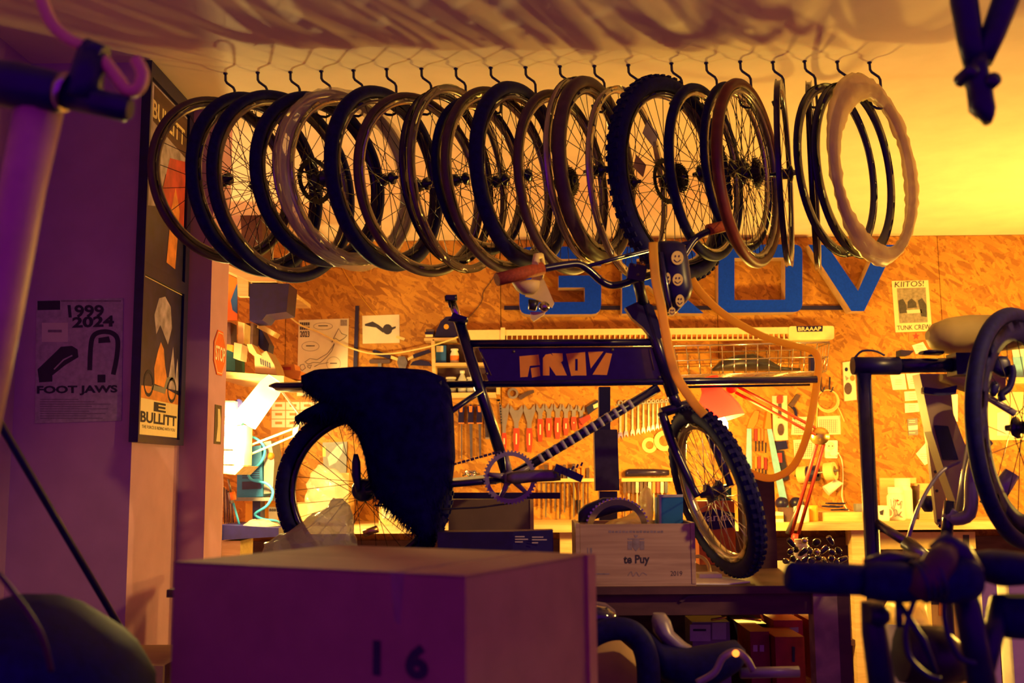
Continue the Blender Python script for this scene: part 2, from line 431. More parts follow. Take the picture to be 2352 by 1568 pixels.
# ================================================================== hanging wheels
def torus_prof(R, w, n=10, flat=1.0):
    return [(R - w + w * math.cos(2 * PI * i / n), flat * w * math.sin(2 * PI * i / n)) for i in range(n)]
def rim_prof(Ro, dep, wd):
    h = wd / 2
    return [(Ro, h), (Ro - .004, h), (Ro - .006, h * .6), (Ro - .006, -h * .6), (Ro - .004, -h), (Ro, -h), (Ro - dep * .55, -h), (Ro - dep, -h * .55), (Ro - dep, h * .55), (Ro - dep * .55, h)]
AX = Matrix.Rotation(PI / 2, 4, 'X')          # wheel axis along local y
def wheel_parts(t, R, w, M, tyre='rubber', rim='rim_dark', rimd=.02, hub='small', spokes=28, knob=False, sp='spoke', holes=False, hl=.044):
    """M: matrix from wheel space (axis z) to the parent's space"""
    Ro = R
    if tyre:
        b = MB().ring(torus_prof(R, w), M, 72)
        if knob:
            for i in range(60):
                for j, off in ((0, -.55), (1, 0), (2, .55)):
                    a = 2 * PI * (i + (.5 if j == 1 else 0)) / 60
                    c = M @ Vector(((R - w + w * .98 * math.cos(off)) * math.cos(a), (R - w + w * .98 * math.cos(off)) * math.sin(a), w * math.sin(off)))
                    rad = (M.to_3x3() @ Vector((math.cos(a), math.sin(a), 0))).normalized(); ax = (M.to_3x3() @ Vector((0, 0, 1))).normalized()
                    b.box(c, (.007, R * .05, w * .40), Matrix((rad, ax.cross(rad), ax)).transposed())
        b.build('tyre', tyre, t, local=True); Ro = R - 2 * w * .93
    wd = max(.018, w * 1.25)
    rm = MB().ring(rim_prof(Ro, rimd, wd), M, 72).build('rim', rim, t, local=True)
    if holes:
        b = MB()
        for i in range(holes):
            a = 2 * PI * i / holes; c = M @ Vector(((Ro - rimd * .5) * math.cos(a), (Ro - rimd * .5) * math.sin(a), 0))
            ax = M.to_3x3() @ Vector((0, 0, 1))
            for sg in (-1, 1): b.lathe([(0, wd * .5 + .0006), (.0042, wd * .5 + .0006), (.0042, wd * .3)], frame(c, ax * sg), 8)
        b.build('spoke_hole', 'black', t, local=True)['kind'] = 'stuff'
    Ri = Ro - rimd
    if spokes:
        b = MB(); fr = .024 if hub in ('small', 'front') else .03
        for i in range(spokes):
            a = 2 * PI * i / spokes; sd = 1 if i % 2 else -1; tw = (1.25 if (i // 2) % 2 else -1.25)
            p = M @ Vector((Ri * math.cos(a), Ri * math.sin(a), 0)); q = M @ Vector((fr * math.cos(a + tw), fr * math.sin(a + tw), sd * .018))
            b.tube([p, q], .0013, 4)
        b.build('spokes', sp, t, local=True)
    if hub:
        hm = 'satin'
        if hub == 'small': pr = [(0, -hl), (.006, -hl), (.007, -.030), (.022, -.024), (.022, -.016), (.013, -.011), (.013, .011), (.022, .016), (.022, .024), (.007, .030), (.006, hl), (0, hl)]
        else: pr = [(0, -hl - .004), (.008, -hl - .004), (.01, -.03), (.031, -.024), (.031, -.016), (.018, -.011), (.018, .011), (.03, .016), (.03, .024), (.012, .03), (.008, hl + .004), (0, hl + .004)]
        MB().lathe(pr, M, 14).build('hub', hm, t, local=True)
        if hub == 'cassette':
            b = MB()
            for k in range(8):
                r = .052 - k * .0038; z = .025 + k * .0026
                b.ring([(r, z), (r, z + .0016), (r * .55, z + .0016), (r * .55, z)], M, 28, False)
                if k % 2 == 0:
                    for i in range(18):
                        a = 2 * PI * i / 18; b.box(M @ Vector(((r + .003) * math.cos(a), (r + .003) * math.sin(a), z + .0008)), (.005, .005, .002))
            b.build('cassette', 'steel_dark', t, local=True)
        if hub in ('disc', 'cassette') and knob or hub == 'disc':
            b = MB().ring([(.08, -.031), (.08, -.029), (.062, -.029), (.062, -.031)], M, 36, False)
            for i in range(6):
                a = 2 * PI * i / 6
                b.tube([M @ Vector((.022 * math.cos(a), .022 * math.sin(a), -.030)), M @ Vector((.064 * math.cos(a + .7), .064 * math.sin(a + .7), -.030))], .004, 5)
            for i in range(24):
                a = 2 * PI * i / 24; b.box(M @ Vector((.081 * math.cos(a), .081 * math.sin(a), -.030)), (.006, .006, .002))
            b.build('brake_disc', 'steel_dark', t, local=True)
    return rm

ORD = ['first', 'second', 'third', 'fourth', 'fifth', 'sixth', 'seventh', 'eighth', 'ninth', 'tenth', 'eleventh', 'twelfth', 'thirteenth', 'fourteenth', 'fifteenth', 'sixteenth', 'seventeenth', 'eighteenth', 'nineteenth', 'twentieth', 'twenty-first', 'twenty-second', 'twenty-third', 'twenty-fourth', 'twenty-fifth']
WH = [  # x, z, yaw, R, tyre radius, description, options
 (-1.030, 2.316, 39.9, .293, .012, 'thin wheel with grey-purple road tyre', dict(tyre='tyre_brown', rim='rim_grey', spokes=20)),
 (-.910, 2.298, 30.3, .322, .020, 'black-tyred wheel with bare grey rim', dict(spokes=32, rim='rim_dark')),
 (-.816, 2.290, 34.5, .336, .018, 'wide black-tyred wheel with grey rim stripe', dict(spokes=32, rim='rim_grey')),
 (-.693, 2.315, 36.5, .307, .020, 'plump black-tyred wheel with big black hub', dict(spokes=28, hub='disc')),
 (-.613, 2.320, 38.3, .305, .012, 'bare silver rim wrapped in clear film', dict(tyre=None, rim='rim_silver', rimd=.026, hub=None, spokes=0, holes=0)),
 (-.577, 2.309, 37.0, .295, .012, 'inner bare silver rim under clear film', dict(tyre=None, rim='rim_silver', rimd=.022, hub=None, spokes=0)),
 (-.461, 2.314, 30.3, .323, .023, 'fat black-tyred wheel with scuffed sidewall', dict(spokes=20, hub='small')),
 (-.340, 2.292, 37.8, .322, .012, 'narrow wheel with slim grey rim', dict(tyre='tyre_brown', rim='rim_silver', spokes=18, hub='small')),
 (-.246, 2.314, 27.0, .302, .013, 'dark rim with pale spoke holes', dict(tyre=None, rim='rim_dark', rimd=.03, spokes=0, hub=None)),
 (-.207, 2.310, 27.0, .326, .013, 'untyred brown rim wheel with silver edge', dict(tyre=None, rim='rim_grey', rimd=.028, spokes=18, hub='small', hl=.034)),
 (-.136, 2.321, 33.0, .276, .013, 'small dark rim with gold-lit bottom', dict(tyre='rubber', rim='rim_silver', rimd=.02, spokes=0, hub=None)),
 (-.068, 2.304, 34.3, .326, .013, 'brown rim wheel, crossed spokes', dict(tyre='tyre_brown', rim='rim_silver', rimd=.02, spokes=32, hl=.034)),
 (.011, 2.321, 30.8, .326, .024, 'fat black-tyred wheel with small white sticker', dict(spokes=32, hl=.034)),
 (.151, 2.294, 31.5, .322, .014, 'slim dark wheel with silver rim stripe', dict(tyre='tyre_brown', rim='rim_silver', rimd=.018, spokes=28, hub='cassette')),
 (.265, 2.337, 27.9, .325, .022, 'drilled pale rim on bulky tyre', dict(tyre='tyre_brown', rim='rim_dark', rimd=.022, spokes=28, hub='front')),
 (.378, 2.291, 29.2, .333, .013, 'pale drilled rim wheel with bright spokes', dict(tyre=None, rim='rim_silver', rimd=.026, spokes=28, holes=18)),
 (.531, 2.302, 41.7, .362, .031, 'fat knobbly black-tyred wheel with brake disc', dict(spokes=32, hub='cassette', knob=True)),
 (.644, 2.325, 33.9, .309, .016, 'black-tyred wheel with dark cassette', dict(spokes=32, hub='cassette', rim='rim_silver', rimd=.014)),
 (.756, 2.342, 34.5, .297, .012, 'slim silver-rimmed wheel with dark tyre', dict(tyre='rubber', rim='rim_silver', rimd=.02, spokes=32, hub='front', hl=.036)),
 (.793, 2.319, 31.3, .329, .018, 'red-brown tyred wheel with many fine spokes', dict(tyre='tyre_red', rim='rim_grey', rimd=.016, spokes=36, hub='cassette', hl=.036)),
 (.916, 2.317, 18.0, .324, .015, 'edge-on glossy dark wheel', dict(tyre=None, rim='rim_dark', rimd=.034, spokes=20, hub='front')),
 (1.016, 2.307, 17.6, .326, .014, 'edge-on bare dark rim', dict(tyre=None, rim='rim_dark', rimd=.03, spokes=0, hub=None)),
 (1.100, 2.328, 42.3, .302, .015, 'bare black rim with pinholes', dict(tyre=None, rim='black', rimd=.03, spokes=0, hub=None)),
 (1.161, 2.328, 42.3, .308, .016, 'larger bare black deep rim', dict(tyre=None, rim='black', rimd=.034, spokes=0, hub=None)),
 (1.228, 2.323, 44.0, .308, .014, 'bare rim loosely wrapped in cream plastic', dict(tyre=None, rim='rim_grey', rimd=.03, spokes=0, hub=None)),
]
NEAR = {19: -.12, 20: -.06, 21: .18}
for i, (X, Z, yaw, R, w_, desc, op) in enumerate(WH):
    Yw = 3.5 + NEAR.get(i, 0); k_ = Yw / 3.5; X *= k_; Z = EYE.z + (Z - EYE.z) * k_; R *= k_      # hung a little nearer or farther on its hook
    kind = 'bicycle_wheel' if (op.get('tyre', 1) or op.get('spokes')) else 'bicycle_rim'
    t = thing(kind, '%s, %s from the framed posters in the ceiling row' % (desc, ORD[i]), 'wheel' if kind == 'bicycle_wheel' else 'rim',
              (X, Yw, Z - R), math.radians(90 - yaw), 'wheels and rims hanging from the ceiling hooks')
    M = Matrix.Translation((0, 0, R)) @ Matrix.Rotation(i * .7, 4, 'Y') @ AX
    wheel_parts(t, R, w_, M, **op)
    if i == 14:                                     # drilled pale rim strapped to the tyre's near side
        rm = MB().ring(rim_prof(R + .002, .026, .02), Matrix.Translation((0, .034, 0)) @ M, 72).build('outer_rim', 'rim_silver', t, local=True)
        b = MB()
        for k in range(18):
            a = 2 * PI * k / 18
            b.lathe([(0, .0106), (.0045, .0106), (.0045, .004)], frame(Vector((R - .012) * c for c in ()) if 0 else Matrix.Translation((0, .034, 0)) @ M @ Vector(((R - .012) * math.cos(a), (R - .012) * math.sin(a), 0)), (0, 1, 0)), 8)
        b.build('spoke_hole', 'black', rm, local=True)['kind'] = 'stuff'
    if i in (8, 9, 22, 23):                         # solid bright dots stand in for light seen through drill holes
        b = MB()
        for k in range(24):
            a = 2 * PI * k / 24; rr = R - (.014)
            c = M @ Vector((rr * math.cos(a), rr * math.sin(a), 0))
            for sg in (-1, 1): b.lathe([(0, .0098 * 1.0), (.0018, .0098), (.0018, .004)], frame(c, (0, sg, 0)), 6)
        b.build('lit_hole_dot', 'spoke_bright', t, local=True)['kind'] = 'stuff'
    if i == 4:                                      # clear film round both silver rims
        b = MB(); rnd = random.Random(3); vs = []; n1, n2 = 70, 10
        for a in range(n1):
            for j in range(n2):
                q = 2 * PI * j / n2; ang = 2 * PI * a / n1; ww = .034 + rnd.uniform(-.005, .005)
                rr = R - .017 + ww * math.cos(q) * .95; vs.append(Vector((.011, 0, -.005)) + M @ Vector((rr * math.cos(ang), rr * math.sin(ang), .014 + ww * .85 * math.sin(q))))
        fs = [(a * n2 + j, ((a + 1) % n1) * n2 + j, ((a + 1) % n1) * n2 + (j + 1) % n2, a * n2 + (j + 1) % n2) for a in range(n1) for j in range(n2)]
        b.add(vs, fs, True); b.build('film_wrap', 'film', t, local=True)
    if i == 24:
        b = MB(); rnd = random.Random(5); vs = []; n1, n2 = 90, 12; wob = [rnd.uniform(-1, 1) for _ in range(n1)]
        for a in range(n1):
            for j in range(n2):
                q = 2 * PI * j / n2; ang = 2 * PI * a / n1
                big = .030 + .008 * math.sin(ang * 3 + 1) + .004 * wob[a] + .008 * (math.cos(ang) > .2)
                rr = R - .014 + big * math.cos(q) * 1.15; vs.append(M @ Vector((rr * math.cos(ang), rr * math.sin(ang), big * .58 * math.sin(q))))
        arc = [a for a in range(n1) if not (14 <= a <= 26)]
        fs = [(a * n2 + j, ((a + 1) % n1) * n2 + j, ((a + 1) % n1) * n2 + (j + 1) % n2, a * n2 + (j + 1) % n2) for a in range(n1) for j in range(n2)]
        b.add(vs, fs, True); b.build('plastic_wrap', 'bag_white', t, local=True)
    if i == 12:
        q = M @ Vector((0, 0, 0)); c, s_ = math.cos(math.radians(-18) + PI / 2), math.sin(math.radians(-18) + PI / 2)
        Mi = Matrix.Translation((0, 0, R))
        MB().box(Mi @ Vector((-.10, .024, R * .87)), (.034, .004, .010), Matrix.Rotation(math.radians(-24), 3, 'Y')).build('sticker', 'paper', t, local=True)
    if i == 16:                                     # cardboard tag and brown paper strips in the spokes
        Mi = Matrix.Translation((0, 0, R))
        MB().box(Mi @ Vector((-.06, .05, .16)), (.075, .003, .06), Matrix.Rotation(.5, 3, 'Y')).build('paper_tag', 'paper', t, local=True)
        MB().box(Mi @ Vector((-.02, .05, .06)), (.022, .003, .16), Matrix.Rotation(-.25, 3, 'Y')).build('paper_strip', 'cardboard_light', t, local=True)
        MB().box(Mi @ Vector((-.13, .05, .03)), (.06, .003, .05), Matrix.Rotation(.4, 3, 'Y')).build('paper_tag', 'cardboard_light', t, local=True)
    if i == 11:
        MB().box((.07, -.03, R + .02), (.02, .004, .2), Matrix.Rotation(.1, 3, 'Y')).build('tape_tail', 'tape_cream', t, local=True)

HK = [(518, 168), (592, 166), (667, 165), (738, 163), (812, 161), (888, 158), (968, 157), (1047, 157), (1127, 155), (1207, 154), (1286, 152), (1365, 151), (1443, 149), (1542, 145), (1622, 144), (1700, 141), (1775, 142), (1848, 140), (1923, 141), (1997, 143)]
p0 = None
for i, (x, y) in enumerate(HK):
    a = PZ(x, y, 2.75)
    if p0 is None:
        t = thing('ceiling_hook', 'black S-bent ceiling hook above the wheels, first from the framed posters', 'hook', a, 0, 'row of black ceiling hooks')
        pts = [a + Vector(q) for q in ((0, 0, .0), (.001, 0, -.028), (.006, 0, -.037), (.030, 0, -.055), (.035, 0, -.066), (.036, 0, -.10), (.036, -.003, -.155), (.034, -.012, -.172), (.024, -.024, -.182), (.006, -.03, -.182), (-.008, -.026, -.172), (-.012, -.022, -.155))]
        MB().tube(pts, .0048, 8).build('hook_wire', 'black', t); p0 = (t, a)
        MB().lathe([(0, 0), (.008, 0), (.008, -.004), (.005, -.006)], frame(a, (0, 0, 1)), 10).build('collar', 'black', t)
    else: dup(p0[0], None, 'black S-bent ceiling hook above the wheels, %s from the framed posters' % ORD[i]).location = a

# ================================================================== big blue letters on the wall
YL = YW - .13
def letter(ch, nm, polys, lab):
    t = thing('wall_letter', lab, 'letter', P(polys[0][0][0], 720, YL), 0, 'blue letters of the wall sign')
    b = MB(); f = MB()
    for q in polys:
        b.px(q, YL, .1125)
        f.px([(x, y) for x, y in q], YL - .004, .0039)
    b.build('body', 'letter_wood', t); f.build('face', 'letter_blue', t)
def rnd_c(pts, r=16, corners=None):
    out = []; n = len(pts)
    for i, (x, y) in enumerate(pts):
        if corners is not None and i not in corners: out.append((x, y)); continue
        ax, ay = pts[i - 1]; bx, by = pts[(i + 1) % n]
        la = math.hypot(ax - x, ay - y); lb = math.hypot(bx - x, by - y)
        p = (x + (ax - x) / la * r, y + (ay - y) / la * r); q = (x + (bx - x) / lb * r, y + (by - y) / lb * r)
        for k in range(5):
            s = k / 4; out.append(((1 - s) ** 2 * p[0] + 2 * s * (1 - s) * x + s * s * q[0], (1 - s) ** 2 * p[1] + 2 * s * (1 - s) * y + s * s * q[1]))
    return out
letter('G', '', [rnd_c([(1193, 567), (1381, 565), (1381, 610), (1343, 610), (1343, 594), (1232, 595), (1232, 694), (1343, 693), (1343, 660), (1283, 660), (1283, 633), (1381, 632), (1381, 721), (1193, 722)], 22, (0, 1, 12, 13))], 'blue-faced wooden letter G on the chipboard wall')
letter('R', '', [[(1429, 566), (1462, 566), (1462, 720), (1429, 720)], [(1462, 566), (1580, 565), (1598, 582), (1598, 634), (1580, 652), (1540, 655), (1616, 719), (1560, 719), (1490, 655), (1462, 655), (1462, 627), (1560, 626), (1560, 594), (1462, 594)]], 'blue-faced wooden letter R behind the handlebar bag')
letter('O', '', [rnd_c([(1650, 562), (1843, 561), (1843, 640), (1804, 640), (1804, 591), (1687, 592), (1687, 641), (1650, 641)], 20, (0, 1)), rnd_c([(1650, 641), (1687, 641), (1687, 689), (1804, 688), (1804, 640), (1843, 640), (1843, 716), (1650, 718)], 20, (6, 7))], 'blue-faced wooden letter O below the red tyred wheel')
letter('V', '', [[(1857, 562), (1899, 562), (1971, 668), (2018, 562), (2058, 562), (1985, 714), (1956, 714)]], 'blue-faced wooden letter V below the plastic-wrapped rim')
one('sign_rail', 'black rail behind the blue letters on the chipboard wall', 'rail', rect(1158, 702, 1975, 711), YW - .018, .017, 'black')

# ================================================================== work bench in front, with the cargo bike on it
BZ = .965
bn = thing('work_bench', 'dark topped wooden work bench carrying the black cargo bike', 'bench', (-.1, 3.45, 0))
MB().span((-1.05, 3.10, BZ - .022), (.985, 3.95, BZ)).build('bench_top', 'dark_wood', bn)
MB().span((-1.0, 3.125, BZ - .085), (.90, 3.15, BZ - .023)).build('apron', 'dark_wood', bn)
MB().span((.845, 3.11, 0), (.915, 3.17, BZ - .0225)).build('leg', 'plywood', bn)
MB().span((.9155, 3.11, 0), (.95, 3.17, BZ - .0225)).build('leg', 'dark_wood', bn)
for a, b_ in ((-1.0, 3.11), (-1.0, 3.85), (.87, 3.85)): MB().span((a, b_, 0), (a + .07, b_ + .06, BZ - .0225)).build('leg', 'dark_wood', bn)
MB().span((-.95, 3.19, .60), (.84, 3.84, .625)).build('shelf_board', 'dark_wood', bn)
MB().span((-.95, 3.845, .2), (.86, 3.855, .88)).build('back_panel', 'dark_wood', bn)
MB().px([(1560, 1380), (1580, 1368), (1660, 1362), (1660, 1366), (1582, 1373), (1566, 1383)], 3.118, .004).build('dangling_strip', 'tyre_brown', bn)

YB = 3.28
def Q(x, y, dy=0): return P(x, y, YB + dy)
bk = thing('cargo_bike', 'black cargo bike with orange frame lettering standing on the work bench', 'bicycle', (P(1165, 1095, YB).x, YB, BZ))
bar(bk, 'seat_tube', [Q(1052, 730), Q(1163, 1085)], .0185, 'satin', 12)
bar(bk, 'seat_post', [Q(1037, 690), Q(1054, 738)], .0135, 'chrome', 12)
MB().tube([Q(1022, 686, -.02), Q(1050, 683, -.02)], .010, 8).tube([Q(1022, 686, .02), Q(1050, 683, .02)], .010, 8).box(Q(1036, 686), (.03, .06, .016)).tube([Q(1032, 692, -.02), Q(1034, 706, -.02)], .005, 6).build('saddle_clamp', 'steel_dark', bk)
MB().box(Q(1055, 733), (.05, .05, .022), Matrix.Rotation(.31, 3, 'Y')).tube([Q(1030, 735, -.03), Q(1075, 737, -.03)], .005, 6).build('seat_collar', 'black', bk)
bar(bk, 'top_tube', [Q(1078, 789), Q(1506, 786)], .0125, 'satin', 12)
bar(bk, 'rail_tube', [Q(1022, 883), Q(1876, 871)], .0118, 'satin', 12)
bar(bk, 'rail_under_tube', [Q(1560, 889, .02), Q(1860, 883, .02)], .004, 'satin', 8)
pn = part(bk, 'frame_panel', [(1098, 798), (1515, 796), (1534, 812), (1540, 872), (1122, 876), (1104, 812)], YB - .008, .016, 'satin')
gl = MB()
for q in ([(1193, 818), (1237, 814), (1240, 838), (1217, 840), (1212, 865), (1195, 866)], [(1219, 845), (1239, 842), (1241, 863), (1222, 867)],
          [(1247, 822), (1253, 814), (1265, 812), (1290, 834), (1302, 862), (1277, 862), (1262, 840), (1262, 862), (1247, 862)], [(1267, 811), (1292, 811), (1293, 828), (1285, 835), (1274, 822)],
          [(1300, 812), (1321, 810), (1321, 862), (1312, 863)], [(1327, 810), (1344, 808), (1347, 862), (1327, 862)], [(1321, 810), (1327, 810), (1327, 824), (1321, 824)], [(1321, 851), (1327, 851), (1327, 862), (1321, 862)],
          [(1351, 808), (1386, 807), (1357, 846)], [(1392, 810), (1406, 812), (1394, 861), (1361, 860)]):
    gl.px(q, YB - .0092, .0011)
gl.build('lettering', 'decal_orange', pn)
b = MB().tube([Q(1102, 799, -.012), Q(1518, 797, -.012)], .0022, 6).tube([Q(1104, 808, -.012), Q(1128, 862, -.012)], .0022, 6).tube([Q(1492, 803, -.012), Q(1502, 850, -.012)], .0018, 6)
b.build('edge_trim', 'tyre_brown', pn)
for x, y in ((1180, 807), (1407, 803), (1118, 858), (1515, 866)): MB().lathe([(0, -.004), (.005, -.002), (.005, .004)], frame(Q(x, y, -.010), (0, 1, 0)), 8).build('screw', 'steel', pn)
bar(bk, 'down_tube', [Q(1512, 890), Q(1180, 1090)], .0155, 'satin', 12)
dtb = MB(); a_, b_ = Q(1448, 928), Q(1243, 1052)
for k in range(13):
    c = a_.lerp(b_, k / 12); d = (b_ - a_).normalized()
    dtb.lathe([(.0160, -.006), (.0162, -.006), (.0162, .006), (.0160, .006)], frame(c, d), 12)
dtb.build('tape_band', 'grey_light', bk)
for sg in (-1, 1):
    bar(bk, 'seat_stay', [Q(1106, 896, sg * .015), Q(1040, 942, sg * .05), Q(840, 1122, sg * .062)], .0095, 'satin')
    bar(bk, 'chain_stay', [Q(1160, 1100, sg * .02), Q(1080, 1108, sg * .05), Q(840, 1128, sg * .065)], .0105, 'satin')
bar(bk, 'head_tube', [Q(1476, 694), Q(1546, 908)], .021, 'satin', 12)
MB().lathe([(0, -.04), (.026, -.04), (.026, .04), (0, .04)], frame(Q(1166, 1094), (0, 1, 0)), 14).build('bottom_bracket', 'satin', bk)
# crankset
cr = Q(1172, 1096, -.052)
b = MB(); M = frame(cr, (0, 1, 0)); R1 = .0785 / 2 * 2
b.ring([(.0785, -.002), (.0785, .002), (.066, .002), (.066, -.002)], M, 48, False)
for k in range(5):
    a = 2 * PI * k / 5 + .3; b.tube([M @ Vector((.015 * math.cos(a), .015 * math.sin(a), 0)), M @ Vector((.067 * math.cos(a), .067 * math.sin(a), 0))], [.011, .007], 6)
for k in range(44):
    a = 2 * PI * k / 44; b.box(M @ Vector((.0805 * math.cos(a), .0805 * math.sin(a), 0)), (.0055, .0025, .0055), Matrix.Rotation(-a, 3, 'Y'))
b.lathe([(0, -.016), (.018, -.016), (.02, -.004), (.02, .01), (0, .01)], M, 16); b.build('chainring', 'frame_grey', bk)
MB().cols([(1164, 1087, 1107, .008), (1182, 1082, 1112, .009), (1225, 1079, 1107, .008), (1270, 1078, 1105, .007), (1288, 1080, 1103, .006)], YB - .085).build('crank_arm', 'steel', bk)
b = MB(); Rp = Matrix.Rotation(math.radians(24), 3, 'Y')
b.box(Q(1305, 1086, -.14), (.088, .075, .022), Rp)
for k in range(7): b.box(Q(1276 + k * 10, 1092 - k * 4.4, -.178), (.006, .006, .012), Rp)
b.build('pedal', 'black', bk)
ch = MB()
pts = [Q(1150, 1036, -.045), Q(1100, 1050, -.045), Q(1050, 1064, -.045), Q(1000, 1078, -.045), Q(960, 1086, -.045), Q(845, 1098, -.045)]
for i in range(len(pts) - 1):
    n = max(2, int((pts[i + 1] - pts[i]).length / .0125))
    for k in range(n):
        c = pts[i].lerp(pts[i + 1], (k + .5) / n); d = pts[i + 1] - pts[i]
        ch.box(c, (.0115, .006, .0085 if k % 2 else .0065), Matrix.Rotation(-math.atan2(d.z, d.x), 3, 'Y'))
pts = [Q(1175, 1155, -.045), Q(1100, 1165, -.045), Q(1000, 1170, -.045), Q(860, 1160, -.045)]
ch.tube(pts, .0035, 5); ch.build('chain', 'steel_dark', bk)['kind'] = 'stuff'
# rear wheel
rc = Q(837, 1125); RW = rc.z - BZ - .005
rwh = thing('rear_wheel', None, None); rwh.parent = bk; rwh.location = rc - Vector(bk.location)
wheel_parts(rwh, RW, .0235, Matrix.Rotation(.2, 4, 'Y') @ AX, tyre='rubber', rim='rim_dark', rimd=.018, hub='front', spokes=32, knob=True)
MB().lathe([(0, -.05), (.03, -.05), (.036, -.03), (.036, .03), (.03, .05), (0, .05)], frame(rc, (0, 1, 0)), 18).build('hub_motor', 'black', rwh)
MB().rows([(1042, 812, 822, .006), (1060, 808, 828, .01), (1090, 808, 829, .012), (1118, 815, 830, .012), (1130, 818, 826, .006)], YB - .075).build('derailleur', 'black', bk)
# seat board and black fur cover
MB().cols([(622, 884, 892, .03), (640, 879, 899, .07), (700, 879, 901, .10), (800, 876, 902, .11), (1020, 874, 902, .11)], YB - .02).build('seat_board', 'satin', bk)
fr = MB().rows([(845, 800, 900, .05), (852, 722, 985, .10), (866, 692, 1020, .13), (895, 694, 1036, .14), (930, 742, 1040, .135), (955, 780, 1042, .13), (1000, 822, 1044, .12), (1050, 838, 1046, .11), (1100, 846, 1040, .10), (1140, 862, 1025, .085), (1175, 900, 1012, .07), (1210, 945, 1004, .05), (1238, 962, 995, .03)], YB - .06, 20)
fr.cols([(678, 956, 966, .01), (705, 938, 966, .04), (740, 922, 960, .06), (790, 905, 955, .07)], YB - .08, 10)
base = [(list(f)) for f in fr.f]; fv = list(fr.v); rnd = random.Random(11); hair = MB()
for f in base:
    if len(f) != 4: continue
    A, B_, C_, D = [fv[i] for i in f]; n = (B_ - A).cross(D - A)
    ar = n.length
    if ar < 1e-7: continue
    n.normalize()
    for k in range(min(90, int(ar * 52000) + 8)):
        u_, v_ = rnd.random(), rnd.random(); p = A.lerp(B_, u_).lerp(D.lerp(C_, u_), v_)
        ln = rnd.uniform(.018, .055); q = p + (n * .55 + Vector((rnd.uniform(-.6, .6), rnd.uniform(-.3, .3), rnd.uniform(-1.1, -.2)))).normalized() * ln
        if q.z < BZ + .01: continue
        s_ = n.cross(q - p)
        if s_.length < 1e-6: continue
        s_ = s_.normalized() * .0016; hair.add([p - s_, p + s_, q], [(0, 1, 2)])
fur = fr.build('fur_cover', 'fur', bk); hair.build('fur_hair', 'fur', fur)['kind'] = 'stuff'
# fork, steered front wheel
ST = math.radians(77)
K = Q(1556, 936); sA = (K - Q(1476, 694)).normalized()                  # steering axis, pointing down
f0 = Vector((1, 0, 0)); f0 = (f0 - sA * sA.dot(f0)).normalized()
dW = (Matrix.Rotation(ST, 3, sA) @ f0).normalized()
if dW.y > 0: dW = (Matrix.Rotation(-ST, 3, sA) @ f0).normalized()
aW = sA.cross(dW).normalized()
if aW.y < 0: aW = -aW
RF = .272; fc = P(1641, 1138, YB - .03); fc.z = BZ + .009 + (RF - .0265) * math.sqrt(1 - aW.z ** 2) + .0265
fwh = thing('front_wheel', None, None); fwh.parent = bk; fwh.location = fc - Vector(bk.location)
fwh.rotation_euler = Matrix((dW, aW, dW.cross(aW))).transposed().to_euler()
wheel_parts(fwh, RF, .0265, Matrix.Rotation(.1, 4, 'Y') @ AX, tyre='rubber', rim='rim_silver', rimd=.022, hub='front', spokes=32, knob=True, sp='spoke_bright')
MB().tube([Q(1540, 895), K], .019, 10).tube([K - aW * .058, K + aW * .058], .016, 10).build('fork_crown', 'satin', bk)
for sg in (-1, 1): bar(bk, 'fork_leg', spline([K + aW * sg * .055, K.lerp(fc, .35) + aW * sg * .064, K.lerp(fc, .8) + aW * sg * .062, fc + aW * sg * .058], 4), [.0155] * 9 + [.012] * 4, 'satin', 10)
# handlebar, crossbar, grips, stem
def H(x, y): return P(x, y, 3.19 + (x - 1465) * .00062)
hb = MB().tube(spline([H(1243, 618), H(1300, 608), H(1330, 607), H(1355, 622), H(1385, 648), H(1415, 655), H(1465, 640), H(1520, 622), H(1560, 600), H(1590, 556), H(1612, 538), H(1640, 526)], 5), .0118, 10)
hb.build('handlebar', 'satin', bk); bar(bk, 'crossbar', [H(1338, 614), H(1420, 592), H(1490, 574), H(1588, 556)], .0065, 'satin', 8)
bar(bk, 'grip', [H(1141, 642), H(1246, 616)], .0195, 'rust_grip', 14); bar(bk, 'grip', [H(1626, 528), H(1682, 515)], .0185, 'rust_grip', 14)
b = MB().box(H(1462, 628), (.055, .045, .05), Matrix.Rotation(.2, 3, 'Y')).tube([H(1462, 632), Q(1478, 700)], .018, 10)
sm = b.build('stem', 'black', bk)
for x, y in ((1456, 612), (1474, 606), (1463, 634), (1480, 628)): MB().lathe([(0, -.003), (.0045, -.002), (.0045, .004)], frame(H(x, y) - Vector((0, .024, 0)), (0, 1, 0)), 8).build('bolt', 'steel', sm)
part(bk, 'gusset_plate', [(1470, 690), (1436, 706), (1452, 730), (1478, 752), (1500, 780), (1520, 776), (1512, 735), (1498, 700)], YB - .02, .04, 'black')
# front rack deck carrying the wire basket's front edge is part of the rail

